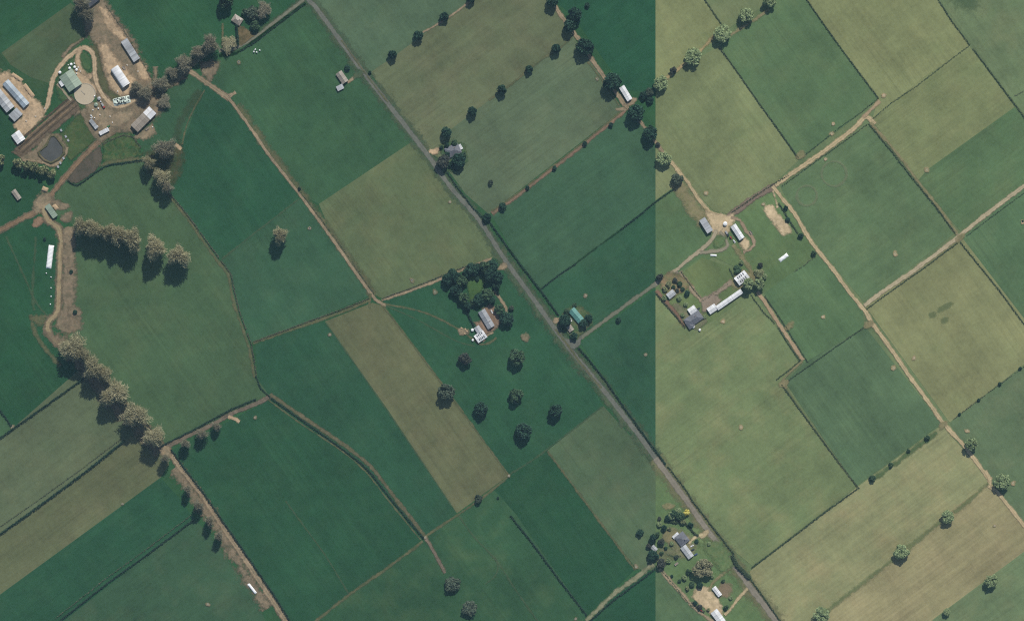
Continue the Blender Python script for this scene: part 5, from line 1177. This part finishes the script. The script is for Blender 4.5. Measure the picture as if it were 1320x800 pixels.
for n_, (q, r, h) in enumerate((((240, 571), 5.5, 20), ((261, 559), 6, 20), ((280, 549), 5, 16))):
    T('sapling', q, r, h, 'slim bare poplar below the grey lane, %s from the wide race' % ORD[n_], 'slim poplars below the grey lane')
T('baregrey', (214, 192), 12, 22, 'broad grey bare tree above the corner of the big paddock'); T('bare', (193, 210), 7, 24, 'bare tan tree at the end of the silt pit hedge')
T('bare', (210, 229), 10, 25, 'bare tan tree at the top of the ragged hedge'); T('baregrey', (217, 242), 7, 24, 'small bare grey tree on the ragged hedge')
T('bare', (362, 303), 9, 27, 'lone bare tan tree in the dark green paddock')
# farm hub belt
for n_, (q, r, h) in enumerate((((272, 58), 10, 26), ((256, 68), 8, 18), ((238, 82), 9, 20), ((223, 94), 7, 12), ((208, 108), 8, 16), ((188, 120), 8, 16), ((212, 131), 8, 8), ((176, 112), 6, 14))):
    T('baregrey', q, r, h, 'bare grey brown tree of the yard belt, %s from the short sealed lane' % ORD[n_], 'bare belt above the farm yard')
T('bare', (295, 57), 9, 10, 'low bare tan tree at the start of the short sealed lane'); T('mid', (292, 2), 10, 20, 'green tree at the upper edge beside the thin fence track')
T('baregrey', (106, 6), 9, 28, 'thin bare tree at the top of the farm yard'); T('baregrey', (114, 20), 8, 24, 'second thin bare tree below the black roofed barn')
T('grey', (326, 18), 10, 10, 'grey green tree beside the tan roofed house'); T('baregrey', (341, 13), 9, 14, 'bare grey tree at the end of the tan house garden'); T('mid', (329, 33), 7, 9, 'small green tree between the tan house and the lane'); T('mid', (316, 16), 5, 7, 'small green tree behind the tan roofed house')
hedge([(305, 33), (306, 44), (307, 58)], 'tall dark garden hedge below the tan roofed house', 2.4, 5, den=14)
for n_, (q, r, h) in enumerate((((0, 206), 8, 15), ((24, 211), 7, 14), ((35, 214), 7, 14), ((46, 217), 7, 13), ((57, 220), 7, 13), ((68, 224), 6.5, 12))):
    T('olive', q, r, h, 'olive green tree below the effluent pond, %s towards the farm road' % ORD[n_], 'olive trees below the pond')
T('dark', (92, 350), 2.6, 3, 'small dark shrub on the bare strip by the race', cat='shrub'); T('dark', (97, 402), 3.2, 3.5, 'dark shrub on the bare patch below the race', cat='shrub'); T('dark', (58, 308), 2.4, 3, 'tiny dark shrub above the long white stack', cat='shrub')
T('mid', (84, 445), 4, 5, 'small green tree at the bend of the tan race')
# dark trees along roads and paddock lines
for n_, (q, r, h) in enumerate((((506, 71), 5.8, 9), ((539.5, 46.5), 6.2, 9), ((573, 22), 5.6, 8), ((607.5, -1), 5.6, 8))):
    T('dark', q, r * 1.08, h * 1.25, 'round dark tree above the olive roadside paddock, %s from the road' % ORD[n_], 'trees above the olive roadside paddock')
for n_, (q, r, h) in enumerate((((575, 170), 6.8, 10), ((609, 144), 6.4, 9), ((647, 116), 6.4, 10), ((682, 89.5), 4.8, 7), ((717, 63), 6, 9))):
    T('dark', q, r * 1.08, h * 1.25, 'round dark tree below the olive roadside paddock, %s from the road' % ORD[n_], 'trees below the olive roadside paddock')
for n_, (q, r, h) in enumerate((((711, 3), 7.6, 11), ((741, 19), 8.8, 12), ((734, 34), 8.4, 12), ((754, 61), 11, 13), ((789, 106), 11.5, 14), ((820, 145), 11, 13), ((838, 172), 9.5, 12))):
    T('dark', q, r * 1.08, h * 1.25, 'large round dark tree on the straight gravel lane, %s down towards the white shed' % ORD[n_], 'large trees along the gravel lane')
T('dark', (757, 7), 3.4, 5, 'small dark shrub alone in the plain dark paddock', cat='shrub'); T('dark', (787.5, 161), 3.2, 4.5, 'small dark shrub on the red track near the white shed', cat='shrub'); T('dark', (754, 185), 3.2, 4.5, 'dark shrub halfway along the red track', cat='shrub')
T('dark', (715, 216), 3.2, 4.5, 'dark shrub below the middle of the red track', cat='shrub'); T('dark', (680, 242), 3, 4, 'dark shrub near the lower end of the red track', cat='shrub'); T('dark', (648, 266), 5.2, 7, 'dark tree near the foot of the red track'); T('dark', (628, 280), 5.4, 8, 'dark tree at the foot of the red track by the road')
T('grey', (632.5, 235), 3.6, 5, 'grey shrub alone in the paddock above the red track', cat='shrub'); T('dark', (477, 93.5), 2.2, 3, 'tiny dark shrub across the road from the tan cottage', cat='shrub'); T('dark', (447.5, 87), 4.2, 5, 'round dark shrub beside the tan cottage', cat='shrub'); T('dark', (386, 243), 2.2, 3.5, 'tiny dark shrub on the long gravel lane', cat='shrub')
T('dark', (830, 123), 6, 7, 'dark tree beside the white shed at the lane junction'); T('grey', (837, 119), 6, 8, 'grey green tree above the dark tree by the white shed'); T('dark', (838, 129), 5, 6, 'small dark tree below the grey green tree at the colour seam'); T('dark', (797.5, 412), 3.6, 4.5, 'round dark shrub on the side lane', cat='shrub')
# dark hip roofed house
T('purple', (571, 209), 10.5, 12, 'large purple grey tree between the road and the dark house'); T('dark', (592, 208), 10, 13, 'large dark tree below the dark hip roofed house'); T('dark', (576, 187), 3.6, 6, 'small dark tree against the dark hip roofed house')
T('dark', (569, 190), 2.6, 4, 'little dark shrub at the drive of the dark house', cat='shrub'); T('dark', (582, 212), 4, 6, 'small dark tree between the two large house trees'); T('dark', (586, 219), 2.4, 3, 'tiny dark shrub below the two large house trees', cat='shrub')
# horseshoe
for q, r, h in (((577, 361), 8, 12), ((587, 357), 8, 12), ((595, 362), 8.5, 12), ((609, 347), 9, 12), ((588, 374), 8, 11), ((597, 384), 7.5, 11), ((603, 394), 5.5, 9), ((626, 343), 9, 13), ((635, 341), 8, 12), ((632, 354), 9, 13), ((641, 357), 8, 12), ((640, 369), 5.5, 9), ((617, 386), 8, 10), ((628, 380), 9, 11), ((633, 386), 6, 9)):
    T('dark' if (q[0] + q[1]) % 3 else 'mid', q, r, h, 'dark evergreen in the horseshoe round the long grey house' if (q[0] + q[1]) % 3 else 'greener tree among the horseshoe of evergreens', 'horseshoe of evergreens')
T('dark', (615.5, 359), 3.2, 4, 'small dark shrub on the lawn inside the horseshoe', cat='shrub'); T('mid', (644, 399), 7, 8, 'round green tree beside the brick yard'); T('dark', (653.5, 411), 9.6, 11, 'large dark tree below the brick yard drive'); T('grey', (659.5, 397), 3.8, 5, 'small grey tree beside the large dark yard tree'); T('dark', (642, 378), 2.2, 3, 'tiny dark shrub at the drive entrance of the horseshoe', cat='shrub')
# teal roofed house
T('dark', (728.5, 413), 8.4, 11, 'large dark tree on the road side of the teal house'); T('dark', (751.6, 417), 6.2, 9, 'dark tree below the teal roofed house'); T('dark', (758.6, 410), 5.8, 8, 'small dark tree at the far end of the teal house'); T('dark', (740, 433), 5.2, 7, 'dark tree at the side lane junction'); T('mid', (731, 401), 4, 5, 'small green shrub at the upper end of the teal house', cat='shrub'); T('mid', (741, 393), 3, 3, 'low shrub behind the teal roofed house', cat='shrub')
# pasture specimen trees
for q, r, h, k, l in (((599.5, 463), 9, 12, 'purple', 'round dusky tree below the glasshouse'), ((665.5, 460), 11.5, 15, 'mid', 'large green tree in the house paddock above its middle tree'), ((576, 505), 12, 15, 'grey', 'round grey green tree on the edge of the brown strip'),
                   ((620, 527), 9.4, 13, 'dark', 'round dark tree between the brown strip and the middle of the house paddock'), ((665.5, 510), 10, 14, 'mid', 'green tree in the middle of the house paddock'), ((716.5, 529), 9, 14, 'dark', 'round dark tree in the house paddock beside the sealed road'), ((675, 556), 12, 16, 'dark', 'largest dark tree at the foot of the house paddock')):
    T(k, q, r, h, l)
T('grey', (617, 642), 6, 7, 'round grey tree on the fence track below the brown strip'); T('dark', (642, 641), 1.8, 2.4, 'tiny dark shrub near the round grey fence tree', cat='shrub')
T('grey', (584, 752), 11, 9, 'grey green tree where the ditch track ends'); T('grey', (605, 783), 10.5, 9, 'lower grey green tree beyond the end of the ditch track'); T('dark', (825, 686), 5, 6, 'round dark tree alone in the grey brown paddock'); T('dark', (841, 715), 7, 9, 'dark tree on the colour seam by the little pale shed'); T('dark', (842, 692), 5, 10, 'dark tree above the little pale shed'); T('purple', (836, 703), 4, 5, 'dusky shrub beside the little pale shed', cat='shrub')
# eastern pale trees
for n_, (q, r, h) in enumerate((((851, 107), 10.5, 12), ((893, 74), 12.5, 13), ((931, 44), 12.5, 13), ((961, 20), 11.5, 13), ((992, 0), 11, 13))):
    T('pale', q, r, h, 'pale open tree along the tan track, %s from the white shed' % ORD[n_], 'pale tree row along the tan track')
T('purple', (868, 91), 5, 7, 'small dusky tree between the pale trees of the row'); T('pale', (856, 204), 11.5, 12, 'pale open tree above the sandy yard track'); T('purple', (848, 186), 3.6, 4, 'small dusky shrub above the pale open tree', cat='shrub'); T('grey', (873, 231), 8.4, 10, 'round grey green tree on the cross hedge')
for q, r, h, l in (((1251, 572), 9, 14, 'pale open tree standing on the eastern race'), ((1291, 620), 11.5, 13, 'pale open tree at the bend of the eastern race'), ((1221, 665), 10.5, 11, 'round pale green tree on the upper hay paddock strip'), ((1161, 711), 12, 12, 'largest pale green tree between the hay paddocks'),
                   ((1277, 747), 10.5, 12, 'pale open tree at the edge of the lower green paddock'), ((1058, 791), 12.5, 12, 'pale spreading tree at the foot of the hay paddock'), ((1220, 788), 5.5, 7, 'small pale tree at the bottom of the hay paddock')):
    T('pale', q, r, h, l)
for q, r in (((1195, 564), 3.8), ((1171, 580.5), 2.8), ((1148, 598.5), 3.4), ((1124.5, 616), 4.8)):
    T('mid', q, r, r * 1.3, 'small round bush on the grassy strip above the hay paddock', 'bushes above the hay paddock', cat='shrub')
for q, r in (((1237, 533.5), 2.3), ((1261.6, 515), 2.3), ((1288.6, 494.5), 2.6), ((1315, 474.5), 2.3)):
    T('dark', q, r, r * 1.3, 'small dark bush on the broken hedge below the olive paddock', 'bushes below the olive paddock', cat='shrub')
T('dark', (1013, 268), 3, 4, 'small dark shrub beside the top of the sandy patch', cat='shrub'); T('dark', (1015, 283), 3.4, 4.5, 'dark shrub beside the middle of the sandy patch', cat='shrub'); T('dark', (1032, 304), 4, 5, 'dark bush at the end of the sandy patch hedge', cat='shrub'); T('mid', (1049, 326), 3.6, 5, 'green bush beside the eastern race', cat='shrub')
T('pale', (964, 366), 9, 14, 'spreading tree at the corner of the skylight shed'); T('pale', (979, 366), 9, 12, 'spreading tree at the head of the cow race'); T('olive', (978, 352), 7, 5, 'low olive tree above the spreading trees'); T('purple', (980, 342), 4, 6, 'small dusky tree in the grass above the skylight shed'); T('mid', (950, 347), 6, 4, 'low green shrub behind the skylight shed', cat='shrub')
for i, (q, r, k) in enumerate((((870, 361), 4, 'purple'), ((876, 366), 4, 'mid'), ((862, 366), 4.5, 'olive'), ((880, 372), 3.2, 'mid'), ((873, 374), 3, 'purple'), ((885.5, 378), 4.2, 'dark'), ((857, 372), 4, 'olive'), ((868, 370), 3, 'mid'))):
    T(k, q, r, r * 1.1, {'purple': 'dusky', 'mid': 'green', 'olive': 'olive', 'dark': 'dark'}[k] + ' garden shrub near the small pale hut', 'garden shrubs round the pale hut', cat='shrub')
T('purple', (850, 357), 5, 7, 'dark dusky tree where the farm drive meets the colour seam')
# bottom house garden
T('yellow', (884, 660), 5.2, 6, 'bright yellow flowering tree beside the road'); T('mid', (868, 662), 6, 7, 'bushy green tree beside the yellow tree'); T('mid', (877, 664), 6, 7, 'second bushy green tree against the yellow tree'); T('purple', (852, 697.5), 5, 6, 'round dusky tree left of the grey house'); T('dark', (856, 680), 4, 6, 'small dark tree above the round dusky tree'); T('purple', (852, 726), 7.5, 8, 'large purple brown tree at the head of the drove')
T('dark', (898, 697), 3, 3, 'dark shrub beside the pale path of the grey house', cat='shrub'); T('mid', (853, 712), 3, 3.5, 'small green shrub above the purple brown tree', cat='shrub'); T('mid', (892, 752), 4, 4, 'green shrub under the lower edge of the spreading tree', cat='shrub')
for i, (q, r, k, l) in enumerate((((848, 688), 3.4, 'mid', 'green shrub above the round dusky tree'), ((863, 681), 3, 'olive', 'olive shrub on the worn lawn by the white verandah'), ((846, 716), 4, 'dark', 'dark shrub between the little shed and the purple tree'), ((858, 706), 2.6, 'dark', 'small dark shrub beside the short garden hedge'),
                                  ((872, 717), 3, 'grey', 'grey shrub at the end of the short garden hedge'), ((890, 676), 4, 'dark', 'dark shrub on the curved shade band'), ((880, 672), 4, 'olive', 'olive shrub below the bushy green trees'), ((861, 667), 4.5, 'dark', 'dark shrub at the start of the curved shade band'),
                                  ((888, 736), 4, 'mid', 'green shrub under the edge of the spreading tree'), ((902, 754), 4.2, 'dark', 'dark shrub at the foot of the spreading tree'), ((886, 758), 3, 'olive', 'olive shrub between the spreading tree and the drove'), ((876, 748), 2.6, 'mid', 'small green shrub above the drove'),
                                  ((902, 782), 4, 'purple', 'dusky shrub at the corner of the tan yard'), ((896, 776), 3.2, 'dark', 'dark shrub where the drove meets the tan yard'), ((932, 748), 2.6, 'mid', 'green shrub on the pink soil beside the narrow white shed'), ((936, 782), 3.6, 'mid', 'green shrub beside the lower drive'),
                                  ((866, 742), 2.2, 'dark', 'tiny dark shrub beside the drove hedge'), ((913, 785), 2.6, 'olive', 'olive shrub against the bottom white shed'), ((850, 668), 3, 'purple', 'dusky shrub by the worn patch above the garden'))):
    T(k, q, r, r * 1.25, l, cat='shrub')
for q, r, k, l in (((586, 184), 4.5, 'mid', 'green tree behind the dark hip roofed house'), ((577, 199), 4, 'dark', 'dark tree touching the lower corner of the dark house'), ((597, 200), 4.5, 'mid', 'green tree at the garden end of the dark house'),
                   ((583, 352), 6.5, 'dark', 'dark evergreen at the outer corner of the horseshoe'), ((602, 352), 6.5, 'dark', 'dark evergreen filling the top of the horseshoe'), ((618, 344), 6.5, 'dark', 'dark evergreen at the top of the lawn in the horseshoe'), ((610, 390), 5, 'mid', 'green tree at the end of the horseshoe lawn')):
    T(k, q, r, r * 1.4, l)
for q, r, l in (((865, 664), 5.5, 'pale green bush at the upper edge of the house garden'), ((874, 658), 4.5, 'pale green bush between the road and the bushy trees'), ((850, 675), 4, 'pale green bush on the colour seam above the garden'), ((866, 700), 3.4, 'pale green bush beside the white verandah'), ((862, 722), 4, 'pale green bush on the lawn below the short garden hedge'), ((882, 744), 4, 'pale green bush beside the spreading tree'),
                ((918, 742), 3, 'pale green bush on the upper drive'), ((942, 770), 3, 'pale green bush on the lower drive'), ((914, 700), 3, 'pale green bush beside the pale path and road'), ((856, 384), 4, 'pale green bush below the small pale hut'), ((876, 384), 4, 'pale green bush between the hut and the dark house'), ((884, 392), 3.4, 'pale green bush beside the white garage of the dark house'),
                ((908, 408), 3, 'pale green bush at the end of the dark house'), ((880, 406), 3.4, 'pale green bush below the garden paving'), ((956, 338), 3.6, 'pale green bush above the skylight shed'), ((986, 356), 4, 'pale green bush beside the low olive tree'), ((926, 394), 2.6, 'pale green bush beside the end garage')):
    T('pale', q, r, r * 1.1, l, cat='shrub')
T('dark', (1318, 345 - 60), 1.6, 2, 'tiny dark shrub by the far trough beyond the race', cat='shrub')

# ------------------------------------------------------------------ the air between the aircraft and the ground
bm = bmesh.new(); bbox(bm, -8100, 8100, -8100, 8100, -1, CAM_H + 60)
hm, hn = new_mat('haze'); v = hn.nodes.new('ShaderNodeVolumePrincipled')
v.inputs['Density'].default_value = HAZE_DENSITY; v.inputs['Color'].default_value = (0.45, 0.75, 1, 1)
hn.links.new(v.outputs[0], hn.nodes.new('ShaderNodeOutputMaterial').inputs['Volume'])
tag(from_bm('haze', bm, hm), kind='stuff')
